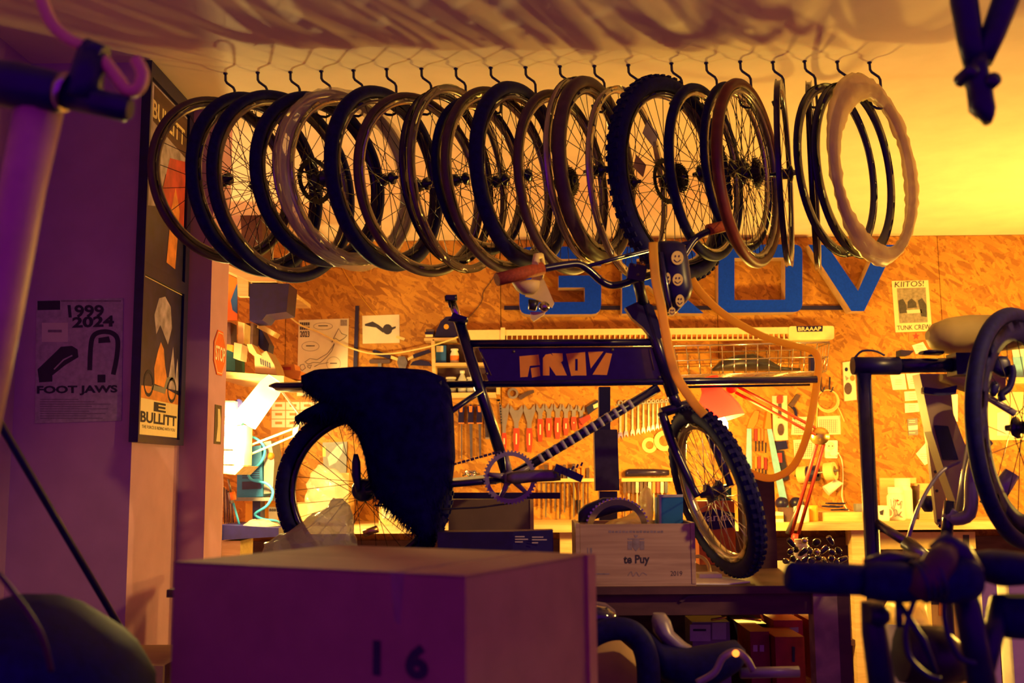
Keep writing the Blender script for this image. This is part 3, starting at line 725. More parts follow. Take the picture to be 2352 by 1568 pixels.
bag = thing('handlebar_bag', 'black roll-top handlebar bag printed with yellow smiley faces', 'bag', P(1548, 720, 3.10))
MB().rows([(556, 1512, 1560, .02), (566, 1510, 1572, .045), (600, 1511, 1580, .055), (640, 1514, 1585, .06), (665, 1518, 1590, .06), (685, 1524, 1584, .055), (700, 1528, 1570, .045), (715, 1532, 1556, .03), (724, 1534, 1546, .015)], 3.10, 18, 2.8).build('pouch', 'black', bag)
MB().rows([(580, 1511, 1524, .01), (640, 1516, 1534, .02), (690, 1524, 1542, .02), (718, 1533, 1546, .01)], 3.05, 10).build('side_flap', 'satin', bag)
for x, y, rx, ry in ((1556, 592, 14, 16), (1557, 642, 12, 14), (1562, 690, 10, 14), (1534, 640, 6, 14), (1544, 715, 8, 10)):
    sm = part(bag, 'smiley', circ(x, y, rx, ry, 18), 3.037, .005, 'smiley')
    b = MB().px(strip([(x - rx * .55 + rx * 1.1 * k / 6, y + ry * .25 + ry * .35 * math.sin(PI * k / 6)) for k in range(7)], 1.6), 3.0355, .001)
    b.px(circ(x - rx * .3, y - ry * .25, 1.3, 2.6, 8), 3.0355, .001).px(circ(x + rx * .3, y - ry * .25, 1.3, 2.6, 8), 3.0355, .001).build('smile', 'black', sm)

def strap(label, pts, wd, name='strap'):
    v = [P(*p) for p in pts]
    return MB().tube(spline(v, 6), wd, 10, flat=(1, -.15, 0)).build(name, 'yellow_strap', None, label, 'strap')
strap('yellow webbing strap hanging from handlebar down to the front fork', [(1500, 556, 3.03), (1502, 600, 3.02), (1508, 655, 3.015), (1520, 710, 3.01), (1528, 760, 3.01), (1540, 820, 3.01), (1556, 868, 3.01), (1590, 920, 3.0), (1618, 953, 2.98)], .0135)
strap('yellow webbing strap slung from smiley bag over the wire basket', [(1588, 640, 3.12), (1608, 670, 3.14), (1650, 712, 3.17), (1700, 745, 3.2), (1760, 775, 3.24), (1830, 795, 3.28), (1868, 806, 3.30), (1880, 830, 3.30), (1876, 880, 3.30), (1866, 940, 3.30), (1850, 1010, 3.31), (1822, 1070, 3.33), (1780, 1096, 3.35), (1745, 1094, 3.37), (1712, 1078, 3.38), (1697, 1062, 3.38)], .0125)

# clip lamp hanging behind the left grip
t = thing('clip_lamp', 'cream clip lamp with chrome bulb hanging behind the rust grip', 'lamp', P(1215, 728, 3.16))
MB().rows([(646, 1174, 1240, .03), (652, 1177, 1240, .04), (664, 1184, 1237, .04), (673, 1196, 1228, .03), (676, 1202, 1218, .012)], 3.10, 16).build('reflector_cup', 'tape_cream', t)
part(t, 'bracket', [(1222, 636), (1245, 632), (1262, 670), (1273, 696), (1268, 706), (1240, 690), (1222, 684), (1206, 680)], 3.15, .01, 'tape_cream')
MB().tube([P(1226, 690, 3.135), P(1222, 712, 3.135)], [.017, .012], 10).build('socket', 'steel_dark', t)
MB().lathe([(0, -.02), (.012, -.016), (.017, 0), (.012, .016), (0, .02)], frame(P(1250, 704, 3.132), (.4, -1, -.2)), 14).build('bulb_tip', 'chrome', t)
part(t, 'clip_jaw', [(1218, 716), (1246, 716), (1256, 708), (1250, 722), (1226, 738), (1219, 730)], 3.14, .012, 'tape_cream')
MB().tube([P(1229, 606, 3.03), P(1232, 588, 3.06), P(1242, 587, 3.10), P(1247, 612, 3.14), P(1240, 640, 3.15)], .010, 8).build('hanger', 'tape_cream', t)

# ---------------------------------------------------------------- wine crate and contents
YC = 3.115
A, B_ = P(1324, 1340, YC), P(1599, 1340, YC); zt = P(1460, 1203, YC).z
cr = thing('wine_crate', 'wooden wine crate stamped le Puy on the bench', 'crate', ((A.x + B_.x) / 2, YC + .1, BZ))
MB().span((A.x + .013, YC, BZ + .006), (B_.x - .013, YC + .012, zt)).build('front_panel', 'crate_wood', cr)
MB().span((A.x, YC - .002, BZ + .006), (A.x + .012, YC + .25, zt + .003)).build('side_panel', 'crate_wood', cr)
MB().span((B_.x - .012, YC - .002, BZ + .006), (B_.x, YC + .25, zt + .003)).build('side_panel', 'crate_wood', cr)
MB().span((A.x + .013, YC + .238, BZ + .006), (B_.x - .013, YC + .25, zt)).build('back_panel', 'crate_wood', cr)
MB().span((A.x, YC, BZ), (B_.x, YC + .25, BZ + .0055)).build('bottom_panel', 'crate_wood', cr)
text('te Puy', pq(1432, 1274, 1492, 1300, YC, -1), 'print', cr, font_w=.03)
text('2019', pq(1540, 1311, 1567, 1322, YC), 'print', cr)
part(cr, 'signature', strip(sp2([(1442, 1322), (1450, 1312), (1454, 1323), (1462, 1314), (1468, 1323), (1476, 1315), (1486, 1320)]), 1.6), YC - .0006, .0007, 'print_grey')
for k in range(16): part(cr, 'small_print', rect(1398 + k * 8, 1218 + (k % 3) * .5, 1404 + k * 8 - (k % 2), 1223), YC - .0006, .0007, 'print_grey')
for q in (rect(1442, 1236, 1480, 1239), rect(1442, 1242, 1452, 1262), rect(1470, 1242, 1480, 1262), [(1453, 1240), (1469, 1240), (1469, 1256), (1461, 1266), (1453, 1256)], [(1456, 1228), (1466, 1228), (1463, 1234), (1459, 1234)], rect(1364, 1316, 1400, 1319), rect(1349, 1258, 1351, 1280), rect(1355, 1258, 1360, 1280)): part(cr, 'crest_stamp', q, YC - .0006, .0007, 'print_grey')
yb_ = YC + .055
t = thing('crankset', 'black crank with toothed silver chainring lying in the wine crate', 'crankset', (P(1400, 1190, yb_).x, yb_, zt - .04))
b = MB().ring([(.092, -.0025), (.092, .0025), (.074, .0025), (.074, -.0025)], frame(P(1418, 1214, yb_), (0, 1, .25)), 52, False)
M = frame(P(1418, 1214, yb_), (0, 1, .25))
for k in range(46):
    a = 2 * PI * k / 46; b.box(M @ Vector((.094 * math.cos(a), .094 * math.sin(a), 0)), (.006, .003, .006))
b.build('chainring', 'rim_silver', t)
MB().cols([(1328, 1172, 1200, .015), (1345, 1158, 1200, .02), (1385, 1142, 1186, .02), (1420, 1142, 1176, .02), (1455, 1152, 1172, .018), (1470, 1160, 1170, .01)], yb_ + .03).build('guard', 'black', t)
bg = crumple([(1120, 1482, 1486, .005), (1128, 1476, 1494, .02), (1145, 1466, 1500, .035), (1165, 1470, 1500, .04), (1185, 1440, 1500, .045), (1198, 1400, 1498, .045), (1212, 1380, 1498, .045)], YC + .16, 4, .006, 30)
bg.build('plastic_bag', 'bag_white', None, 'crumpled white plastic bag stuffed in the wine crate', 'bag')
for k, (x0, y0, x1, Y, m, lb) in enumerate(((1514, 1136, 1569, YC + .12, 'blue_box', 'blue carton with pale edge standing in the wine crate'), (1508, 1142, 1556, YC + .175, 'blue', 'second blue carton tucked behind the pale-edged one'))):
    t = thing('carton', lb, 'box', P(x0 + 30, 1200, Y), 0, 'blue cartons in the wine crate')
    part(t, 'box_body', rect(x0, y0, x1, 1215), Y, .045, m)
    if k == 0: part(t, 'pale_edge', [(x0, y0), (x1, y0 - 1), (x1, y0 + 5), (x0 + 5, y0 + 6), (x0 + 5, 1214), (x0, 1214)], Y - .002, .0018, 'grey_light')

# ---------------------------------------------------------------- other things on the bench
def carton(name, label, x0, x1, yt, Y, dep, m, z0=BZ, cat='box'):
    a = P(x0, 1200, Y); c = P(x1, 1200, Y); zt = P((x0 + x1) / 2, yt, Y).z
    t = thing(name, label, cat, ((a.x + c.x) / 2, Y + dep / 2, z0))
    MB().span((a.x, Y, z0), (c.x, Y + dep, zt)).build('box_body', m, t); return t, a.x, c.x, zt
t, xa, xc, zz = carton('parts_box', 'flat black product box with small white print on bench', 1005, 1178, 1221, 3.125, .10, 'black')
MB().prism([Vector((xc, 3.13, BZ)), Vector((xc + .12, 3.16, BZ)), Vector((xc + .12, 3.16, zz + .002)), Vector((xc, 3.13, zz))], [Vector((xc, 3.225, BZ)), Vector((xc + .12, 3.225, BZ)), Vector((xc + .12, 3.225, zz + .002)), Vector((xc, 3.225, zz))]).build('flap_end', 'black', t)
for x, y, l in ((1183, 1231, 22), (1183, 1237, 30), (1183, 1243, 18), (1222, 1232, 26), (1222, 1238, 34), (1222, 1245, 14)): part(t, 'print_line', rect(x, y, x + l, y + 2.2), 3.128, .0006, 'paper')
t, xa, xc, zz = carton('cardboard_box', 'brown cardboard box behind the flat black box', 1030, 1226, 1147, 3.56, .30, 'cardboard_dark')
MB().span((xc - .012, 3.556, BZ), (xc, 3.5595, zz)).build('edge_tape', 'cardboard_light', t)
one('steel_bar', 'black square steel bar lying across the brown cardboard box', 'bar', rect(1022, 1131, 1287, 1145), 3.62, .03, 'black')
t, xa, xc, zz = carton('display_box', 'tall dark brown box standing behind the steered front wheel', 1712, 1782, 1098, 3.66, .12, 'dark_wood')
MB().span((xa - .002, 3.655, BZ), (xa + .045, 3.6595, zz)).build('side_face', 'tyre_brown', t)
MB().span((xa, 3.655, zz + .0005), (xa + .05, 3.76, zz + .008)).build('lid_strip', 'cream', t)
t, xa, xc, zz = carton('tube_box', 'orange inner tube carton with black band seen through front wheel', 1604, 1688, 1150, 3.80, .08, 'orange')
part(t, 'black_band', [(1604, 1180), (1640, 1168), (1688, 1178), (1688, 1210), (1640, 1216), (1604, 1208)], 3.796, .0035, 'black')
text('panda', pq(1608, 1180, 1684, 1204, 3.795, -4), 'paper_white', t, font_w=.01)
part(t, 'label_panel', rect(1640, 1120, 1680, 1150), 3.83, .02, 'teal')
pp = MB(); B_X = P(1599, 1340, YC).x + .004
pp.prism([Vector((B_X, 3.14, BZ + .0005)), Vector((.60, 3.13, BZ + .0005)), Vector((.68, 3.19, BZ + .0005)), Vector((.60, 3.40, BZ + .0005)), Vector((.50, 3.42, BZ + .0005))], [Vector((B_X, 3.14, BZ + .004)), Vector((.60, 3.13, BZ + .004)), Vector((.68, 3.19, BZ + .004)), Vector((.60, 3.40, BZ + .004)), Vector((.50, 3.42, BZ + .004))])
pp.build('paper_stack', 'paper_white', None, 'loose cream papers under the front wheel on bench', 'papers')
MB().span((.545, 3.29, BZ + .0045), (.615, 3.37, BZ + .016)).build('phone', 'white', None, 'white slim device lying on papers beside the crate', 'device')
MB().tube(spline([Vector((.565 + .04 * math.cos(a), 3.44, BZ + .004 + .055 * math.sin(a))) for a in (0, .6, 1.2, 1.8, 2.4, 3.14)], 4), .006, 8).build('tape_ring', 'tape_cream', None, 'cream ring standing on the bench behind the crate', 'ring')
# plastic bag heap by the rear wheel
bg = crumple([(1150, 762, 780, .015), (1165, 748, 800, .03), (1185, 720, 806, .045), (1205, 690, 810, .05), (1225, 650, 812, .055), (1245, 600, 815, .06), (1300, 585, 820, .06), (1336, 580, 820, .055)], 3.15, 2, .014, 14, BZ)
bg.build('dust_bag', 'film_dark', None, 'crumpled grey translucent plastic bag beside the rear wheel', 'bag')
b = MB().tube([P(835, 1225, 3.12), P(868, 1214, 3.12)], .011, 8)
b.build('bolt_piece', 'brass', None, 'small shiny threaded metal piece on spokes near rear hub', 'bolt')
# steel work-stand column behind the bike
t = thing('stand_column', 'black steel repair stand column behind the striped down tube', 'stand', (P(1392, 1180, 3.72).x, 3.75, BZ))
MB().px([(1376, 888), (1402, 888), (1402, 990), (1376, 990)], 3.70, .05).build('upper_post', 'black', t)
MB().px([(1365, 986), (1418, 986), (1423, 1126), (1368, 1127)], 3.67, .07).build('steel_sleeve', 'steel_dark', t)
MB().px([(1377, 1128), (1418, 1128), (1418, 1200), (1377, 1200)], 3.69, .05).build('lower_post', 'black', t)
a = P(1397, 1200, 3.715); MB().span((a.x - .03, 3.68, BZ + .012), (a.x + .03, 3.75, a.z)).span((a.x - .12, 3.63, BZ), (a.x + .12, 3.83, BZ + .0115)).build('foot_plate', 'black', t)

# ================================================================== back work bench
WZ = 1.012
t = thing('back_bench', 'long pine workbench along the chipboard wall', 'bench', (.9, 6.05, 0))
MB().span((-2.45, 5.75, WZ - .04), (4.4, 6.38, WZ)).build('bench_top', 'pine_h', t)
for x in (-1.6, .2, 1.80, 3.6): MB().span((x, 5.80, 0), (x + .07, 5.87, WZ - .0405)).build('leg', 'pine', t)
MB().span((-2.4, 6.30, .1), (4.3, 6.33, .9)).build('back_board', 'dark_wood', t)
MB().span((-2.4, 5.82, .35), (4.3, 6.29, .38)).build('shelf_board', 'dark_wood', t)
t, xa, xc, zz = carton('drawer_box', 'beige shallow drawer box under the back bench right end', 1985, 2238, 1222, 5.86, .35, 'cardboard_light', .86)
part(t, 'inset', rect(2212, 1228, 2226, 1256), 5.857, .002, 'print')
part(t, 'sticker', circ(1978 + 22, 1238, 10, 12, 10), 5.857, .002, 'orange')

# ---------------------------------------------------------------- paper things on the wall
def sheet(name, label, quad, m='paper', cat='paper', group=None, dY=.004):
    return MB().px(quad, YW - dY, dY - .0008).build(name, m, None, label, cat, group)
YP = YW - .0052
mp_ = sheet('map_poster', 'pale map poster dated 2023 pinned on the chipboard wall', [(686, 735), (801, 731), (797, 906), (682, 909)], cat='poster')
text('2023', pq(689, 760, 711, 774, YP), 'print', mp_, font_w=.02)
for y0 in (740, 750):
    for k in range(5): part(mp_, 'title_stroke', rect(689 + k * 4.6, y0, 692.4 + k * 4.6, y0 + 7), YP, .0004, 'print')
for pts, wdt in (([(764, 781), (778, 754), (785, 766), (797, 770), (790, 777), (780, 783), (770, 776), (762, 786), (764, 781)], 1.2), ([(768, 788), (763, 797), (752, 812), (738, 820), (728, 826), (712, 823), (700, 831), (708, 836), (720, 832), (735, 833), (750, 820), (762, 806), (768, 790)], 1.2), ([(690, 838), (698, 836), (702, 845), (694, 851), (689, 845), (690, 838)], 1.2), ([(706, 840), (716, 838), (712, 846), (706, 842)], 1.2), ([(722, 842), (733, 836), (746, 834), (754, 832)], 1.2)):
    MB().tube([P(x, y, YP) for x, y in pts], .0014, 4).build('coast_line', 'print', mp_)
for cx, cy, rx, ry in ((742, 749, 22, 8), (713, 795, 20, 11), (766, 835, 16, 16), (728, 860, 20, 9)):
    part(mp_, 'speech_bubble', strip(circ(cx, cy, rx, ry, 20) + [(cx + rx, cy)], .9), YP, .0004, 'print_grey'); part(mp_, 'note_line', rect(cx - rx * .5, cy - 2, cx + rx * .5, cy), YP, .0004, 'print')
part(mp_, 'corner_tape', rect(782, 734, 797, 748), YP - .0006, .0008, 'print_grey')
cd = sheet('drawing_card', 'pale card with a dark tool drawing beside the map poster', [(832, 725), (917, 722), (918, 787), (833, 789)], cat='card')
part(cd, 'drawn_handle', [(838, 744), (856, 738), (870, 746), (884, 757), (880, 764), (864, 752), (838, 748)], YP, .0004, 'print')
part(cd, 'drawn_head', circ(890, 756, 11, 12, 14), YP, .0004, 'print'); part(cd, 'drawn_tip', [(898, 752), (909, 749), (909, 753), (900, 758)], YP, .0004, 'print')
MB().px([(911, 770), (931, 776), (928, 782), (909, 776)], YW - .006, .0048).build('tape_piece', 'tape_cream', cd)
one('pipe_rod', 'black slanted rod between map poster and drawing card', 'rod', [(816, 702), (824, 702), (820, 850), (811, 850)], YW - .022, .021, 'black')
pl = sheet('photo_print', 'framed-white group photo print reading KIITOS! and TUNK CREW', [(2048, 645), (2132, 643), (2141, 760), (2057, 763)], 'poster_cream', 'photo')
part(pl, 'picture', [(2060, 662), (2126, 660), (2131, 740), (2066, 742)], YP, .0004, 'photo_mid')
for q in ([(2063, 690), (2074, 686), (2082, 700), (2084, 718), (2066, 720)], [(2085, 692), (2094, 685), (2104, 694), (2106, 706), (2084, 708)], [(2108, 690), (2118, 684), (2128, 700), (2129, 728), (2116, 726)]): part(pl, 'dark_figure', q, YP - .0004, .0004, 'photo_dark')
part(pl, 'table_shape', [(2082, 712), (2116, 710), (2118, 718), (2084, 720)], YP - .0004, .0004, 'paper')
text('KIITOS!', pq4([(2056, 647), (2122, 644), (2122, 657), (2055, 660)], YP), 'print', pl); text('TUNK CREW', pq4([(2060, 748), (2137, 744), (2137, 756), (2061, 758)], YP), 'print', pl)
st = sheet('star_note', 'small orange note with red star under the photo print', [(2086, 764), (2118, 762), (2122, 780), (2088, 784)], 'orange_dark', 'note')
part(st, 'star', [(2104 + (9 if k % 2 == 0 else 4) * math.sin(PI * k / 5), 772 - (9 if k % 2 == 0 else 4) * math.cos(PI * k / 5)) for k in range(10)], YP, .0004, 'red')
NT = [('lined cream note below the star note', [(2095, 793), (2120, 785), (2131, 804), (2104, 813)]), ('sketch note, first of the pair under the stand arm', [(2044, 860), (2078, 858), (2083, 894), (2051, 895)]), ('sketch note beside the beige frame tube, second of the pair', [(2081, 858), (2113, 856), (2113, 892), (2088, 893)]), ('white card under the two sketch notes', [(2077, 899), (2113, 897), (2113, 918), (2079, 921)]), ('white card above the black business card', [(2078, 926), (2112, 925), (2112, 945), (2079, 948)]), ('white tilted paper by the perforated strut', [(2104, 1042), (2127, 1016), (2131, 1064), (2124, 1068)])]
for lb, q in NT:
    o = sheet('wall_note', lb, q, 'paper_white', 'note', 'white notes on the wall')
    cx = sum(p[0] for p in q) / 4; cy = sum(p[1] for p in q) / 4
    for k in (-1, 0, 1): part(o, 'pencil_line', rect(cx - 8, cy + k * 5, cx + 8, cy + k * 5 + .9), YP, .0003, 'print_grey')
bc = sheet('business_card', 'black business card with white print under the white cards', [(2084, 962), (2107, 960), (2109, 998), (2087, 1000)], 'grey', 'card')
part(bc, 'white_band', [(2086, 978), (2108, 976), (2108, 986), (2087, 988)], YP, .0003, 'paper_white')
for y in (965, 969, 993): part(bc, 'print_line', rect(2088, y, 2102, y + 1.2), YP, .0003, 'paper_white')
for k, (lb, q) in enumerate((('grid chart sheet hanging beneath the coiled cable', [(1877, 956), (1930, 954), (1931, 997), (1880, 999)]), ('grid chart sheet behind the lamp elbow', [(1820, 957), (1869, 957), (1869, 999), (1817, 998)]), ('grid chart sheet left of the wall socket', [(1822, 1010), (1875, 1007), (1872, 1054), (1825, 1053)]))):
    o = sheet('chart_sheet', lb, q, 'paper', 'chart', 'grid charts on the wall')
    (x0, y0), (x1, y1) = q[0], q[2]
    for j in range(7): part(o, 'grid_line', rect(x0 + 5, y0 + 8 + j * 4.6, x1 - 6, y0 + 8.8 + j * 4.6), YP, .0003, 'print_grey')
    for j in range(9): part(o, 'grid_line', rect(x0 + 5 + j * 4.6, y0 + 7, x0 + 5.8 + j * 4.6, y1 - 4), YP, .0003, 'print_grey')
o = sheet('sticker_board', 'narrow beige board covered with small stickers', [(1936, 832), (1962, 828), (1968, 918), (1940, 921)], 'paper', 'board', dY=.012)
for q, m in ((circ(1948, 892, 9, 14, 12), 'tyre_brown'), ([(1941, 862), (1950, 868), (1944, 874)], 'print_grey'), (circ(1958, 868, 6, 7, 8), 'orange_dark'), (circ(1944, 848, 4, 5, 8), 'black')): part(o, 'sticker', q, YW - .013, .0008, m)
o = sheet('label_chart', 'orange-bordered label chart behind the fur-covered seat', [(620, 919), (702, 917), (768, 930), (760, 1000), (622, 1000)], 'orange_dark', 'chart')
for r_ in range(3):
    for c in range(4): part(o, 'label_cell', rect(624 + c * 33, 923 + r_ * 20, 655 + c * 33, 941 + r_ * 20), YP, .0004, 'paper')
for r_ in range(3):
    for c in range(3): part(o, 'label_word', rect(632 + c * 33, 928 + r_ * 20, 648 + c * 33, 934 + r_ * 20), YP - .0004, .0004, 'orange_dark')
gp = one('glove_pack', 'grey and black glove pack on the wall behind rear wheel', 'pack', [(741, 1016), (797, 1014), (795, 1086), (743, 1086)], YW - .02, .019, 'grey')
part(gp, 'hand_print', [(752, 1050), (775, 1022), (788, 1018), (786, 1040), (772, 1062), (756, 1070)], YW - .021, .0009, 'grey_light'); part(gp, 'yellow_flash', rect(741, 1026, 748, 1048), YW - .021, .0009, 'smiley')

# ---------------------------------------------------------------- cables on the wall
def cable(name, label, pts, r, m): return MB().tube(spline([P(*p) for p in pts], 6), r, 6).build(name, m, None, label, 'cable')
cable('power_cable', 'cream cable drooping from the upper shelf to the heater bar', [(604, 648, 6.1), (622, 685, 6.2), (655, 718, 6.3), (690, 746, 6.345), (730, 762, 6.355), (770, 783, 6.35), (800, 797, 6.345), (850, 811, 6.335), (905, 811, 6.30), (975, 798, 6.222), (1020, 785, 6.216), (1051, 774, 6.225), (1062, 770, 6.282)], .0055, 'tape_cream')
cable('thin_cable', 'thin yellow cord hanging down to the drawing card', [(782, 606, YW - .004), (800, 640, YW - .004), (825, 675, YW - .004), (848, 705, YW - .004), (866, 724, YW - .004)], .002, 'yellow_strap')
cable('brown_cable', 'thin brown cable looping past the seat post', [(1150, 612, YW - .005), (1128, 645, YW - .005), (1110, 670, YW - .005), (1106, 692, YW - .005), (1085, 720, YW - .005), (1066, 738, YW - .005)], .0025, 'tyre_brown')

# ---------------------------------------------------------------- cream heater bar
ht = thing('heater_bar', 'long cream heater bar with grille reading BRAAAP', 'heater', P(1480, 782, 6.3))
YH = YW - .10
part(ht, 'casing', [(1056, 758), (1160, 757), (1815, 751), (1815, 766), (1160, 770), (1160, 782), (1056, 784)], YH, .098, 'cream')
part(ht, 'end_cap', rnd_c([(1812, 749), (1916, 748), (1916, 779), (1812, 781)], 6), YH - .006, .104, 'cream')
part(ht, 'junction', rect(1150, 752, 1160, 783), YH - .008, .106, 'cream')
part(ht, 'grille_back', [(1161, 770), (1811, 766), (1811, 780), (1161, 783)], YH + .03, .06, 'orange_dark')
for k in range(55): MB().px(rect(1163 + k * 11.8, 770 - k * .07, 1165.4 + k * 11.8, 782 - k * .05), YH, .029).build('grille_fin', 'cream', ht)
part(ht, 'grille_rail', [(1161, 781), (1811, 778), (1811, 780), (1161, 783)], YH - .001, .03, 'cream')
part(ht, 'black_label', [(1829, 749), (1890, 748), (1889, 761), (1831, 762)], YH - .0075, .0012, 'black'); text('BRAAAP', pq4([(1833, 751), (1886, 750), (1886, 759), (1833, 760)], YH - .0078), 'cream', ht, font_w=.02)

# ---------------------------------------------------------------- wire basket
bs = thing('wire_basket', 'chrome wire basket fixed under the heater bar', 'basket', P(1720, 862, 6.2))
b = MB(); Y0, Y1 = 5.98, 6.34
top = [P(1548, 795, Y0), P(1905, 786, Y0), P(1905, 786, Y0) + Vector((0, Y1 - Y0, 0)), P(1548, 795, Y0) + Vector((0, Y1 - Y0, 0))]
bot = [P(1556, 862, Y0), P(1898, 852, Y0), P(1898, 852, Y0) + Vector((0, Y1 - Y0, 0)), P(1556, 862, Y0) + Vector((0, Y1 - Y0, 0))]
b.tube(top, .006, 6, True)
mid = [a.lerp(c, .5) for a, c in zip(top, bot)]; b.tube(mid, .0036, 5, True); b.tube(bot, .0042, 5, True)
b.build('rim_wire', 'chrome', bs); b = MB()
for k in range(14):
    s_ = k / 13; p = top[0].lerp(top[1], s_); q = bot[0].lerp(bot[1], s_); r_ = bot[3].lerp(bot[2], s_); u_ = top[3].lerp(top[2], s_); b.tube([p, q, r_, u_], .0034, 5)
for k in range(1, 6):
    s_ = k / 6; b.tube([bot[0].lerp(bot[3], s_), bot[1].lerp(bot[2], s_)], .0022, 5)
    for i_, j_ in ((0, 3), (1, 2)): b.tube([top[i_].lerp(top[j_], s_), bot[i_].lerp(bot[j_], s_)], .0022, 5)
b.build('side_wires', 'chrome', bs)['kind'] = 'stuff'
MB().cols([(1636, 846, 852, .02), (1655, 828, 852, .06), (1690, 815, 852, .09), (1725, 812, 852, .1), (1760, 824, 852, .08), (1790, 842, 852, .05), (1836, 846, 851, .03)], 6.17).build('helmet', 'steel_dark', None, 'dark grey helmet lying in the wire basket', 'helmet')
b = one('black_pouch', 'small black pouch in the corner of wire basket', 'pouch', rnd_c(rect(1862, 812, 1882, 852), 4), 6.05, .05, 'black')

# ---------------------------------------------------------------- cubby shelf with bottles
cu = thing('cubby_shelf', 'small pine cubby shelf of bottles beside the seat tube', 'shelf', P(1050, 910, 6.3))
Yc = YW - .15
part(cu, 'upright', [(990, 779), (997, 779), (1003, 902), (994, 902)], Yc, .148, 'pine'); part(cu, 'upright', rect(1140, 790, 1148, 905), Yc, .148, 'pine')
for y, h in ((776, 6), (833, 7), (902, 12)): part(cu, 'board', [(997 if y > 780 else 974, y), (1139 if y > 780 else 1047, y - 1), (1139 if y > 780 else 1047, y + h - 1), (1000 if y > 780 else 974, y + h)], Yc, .148, 'pine_h')
part(cu, 'backing', rect(999, 791, 1139, 900), YW - .006, .005, 'tyre_brown')
def bottle(label, x, yt, yb, wpx, m, cap, Y=6.31, capm='paper_white', neck=.45, lab=None, grp='bottles in the cubby shelf'):
    a = P(x, yb, Y); c = P(x, yt, Y); h = c.z - a.z; r = (P(x + wpx / 2, yb, Y) - a).x
    t = thing('bottle', label, 'bottle', a, 0, grp)
    MB().lathe([(0, 0), (r, 0), (r, h * .6), (r * neck, h * .82), (r * neck, h * .9), (0, h * .9)], Matrix.Translation(a), 14).build('glass_body', m, t)
    MB().lathe([(0, h * .88), (r * neck * 1.25, h * .88), (r * neck * 1.25, h), (0, h)], Matrix.Translation(a), 12).build('cap', capm, t)
    if lab: MB().lathe([(r * 1.02, h * .15), (r * 1.02, h * .5)], Matrix.Translation(a), 14).build('label_band', lab, t)
    return t
bottle('clear bottle with white cap and orange label on upper cubby board', 1044, 801, 833, 20, 'jar', 1, capm='paper_white', lab='orange', neck=.7)
bottle('dark glass bottle on the upper cubby board', 1075, 806, 833, 17, 'tyre_brown', 1, capm='black')
bottle('tall clear bottle on the lower cubby board', 1062, 851, 902, 20, 'grey_light', 1)
bottle('squat jar behind the black rail tube', 1036, 866, 902, 24, 'grey', 1, capm='paper', neck=.8)
bottle('squat pale jar next to the tall clear bottle', 1082, 866, 902, 20, 'grey_light', 1, capm='paper', neck=.8)
b = one('blue_tin', 'small blue tin on the upper cubby board', 'tin', rect(1001, 793, 1024, 833), 6.28, .06, 'blue'); part(b, 'paper_label', rect(1002, 794, 1018, 808), 6.279, .0009, 'paper')
gd = one('saw_guard', 'black rounded guard with yellow hole on the cubby shelf', 'guard', [(998, 774.5), (1003, 757), (1012, 738), (1024, 727), (1036, 726), (1052, 732), (1056, 745), (1050, 774)], 6.26, .03, 'black')
part(gd, 'yellow_hole', circ(1025, 750, 6, 6, 14), 6.258, .0018, 'yellow_strap')
for k, (x0, y0, x1, y1) in enumerate(((978, 756, 997, 761), (976, 762, 996, 767), (977, 768, 994, 774.5))): one('booklet', ('thin brown booklet', 'dark booklet', 'cream booklet')[k] + ' in the pile beside the saw guard', 'book', rect(x0, y0, x1, y1), 6.25, .12, ('tyre_brown', 'black', 'cream')[k], 'booklets on the cubby shelf')
# tools above the fur
t = thing('pipe_cutter', 'cutter tool with two black handles above the fur', 'tool', P(925, 840, 6.35))
for q in ([(855, 806), (860, 802), (898, 816), (896, 824), (860, 814)], [(950, 822), (948, 814), (985, 802), (990, 808)]): part(t, 'handle', q, YW - .03, .028, 'black')
part(t, 'jaw', [(915, 818), (930, 818), (936, 832), (930, 850), (918, 850), (912, 832)], YW - .03, .028, 'steel'); 
for q in ([(898, 816), (914, 822), (913, 828), (897, 823)], [(936, 822), (950, 815), (951, 821), (937, 828)]): part(t, 'arm', q, YW - .026, .02, 'tape_cream')
t = thing('t_wrench', 'small dark T-handle wrench above the fur seat', 'tool', P(870, 850, 6.36)); part(t, 'handle', rnd_c(rect(848, 825, 896, 834), 4), YW - .025, .02, 'tyre_brown'); part(t, 'shaft', rect(868, 834, 876, 852), YW - .022, .015, 'steel')
one('dark_disc', 'half-round black disc left of the cubby shelf', 'disc', [(942, 838), (948, 830), (965, 826), (985, 830), (992, 840)], YW - .02, .019, 'black')

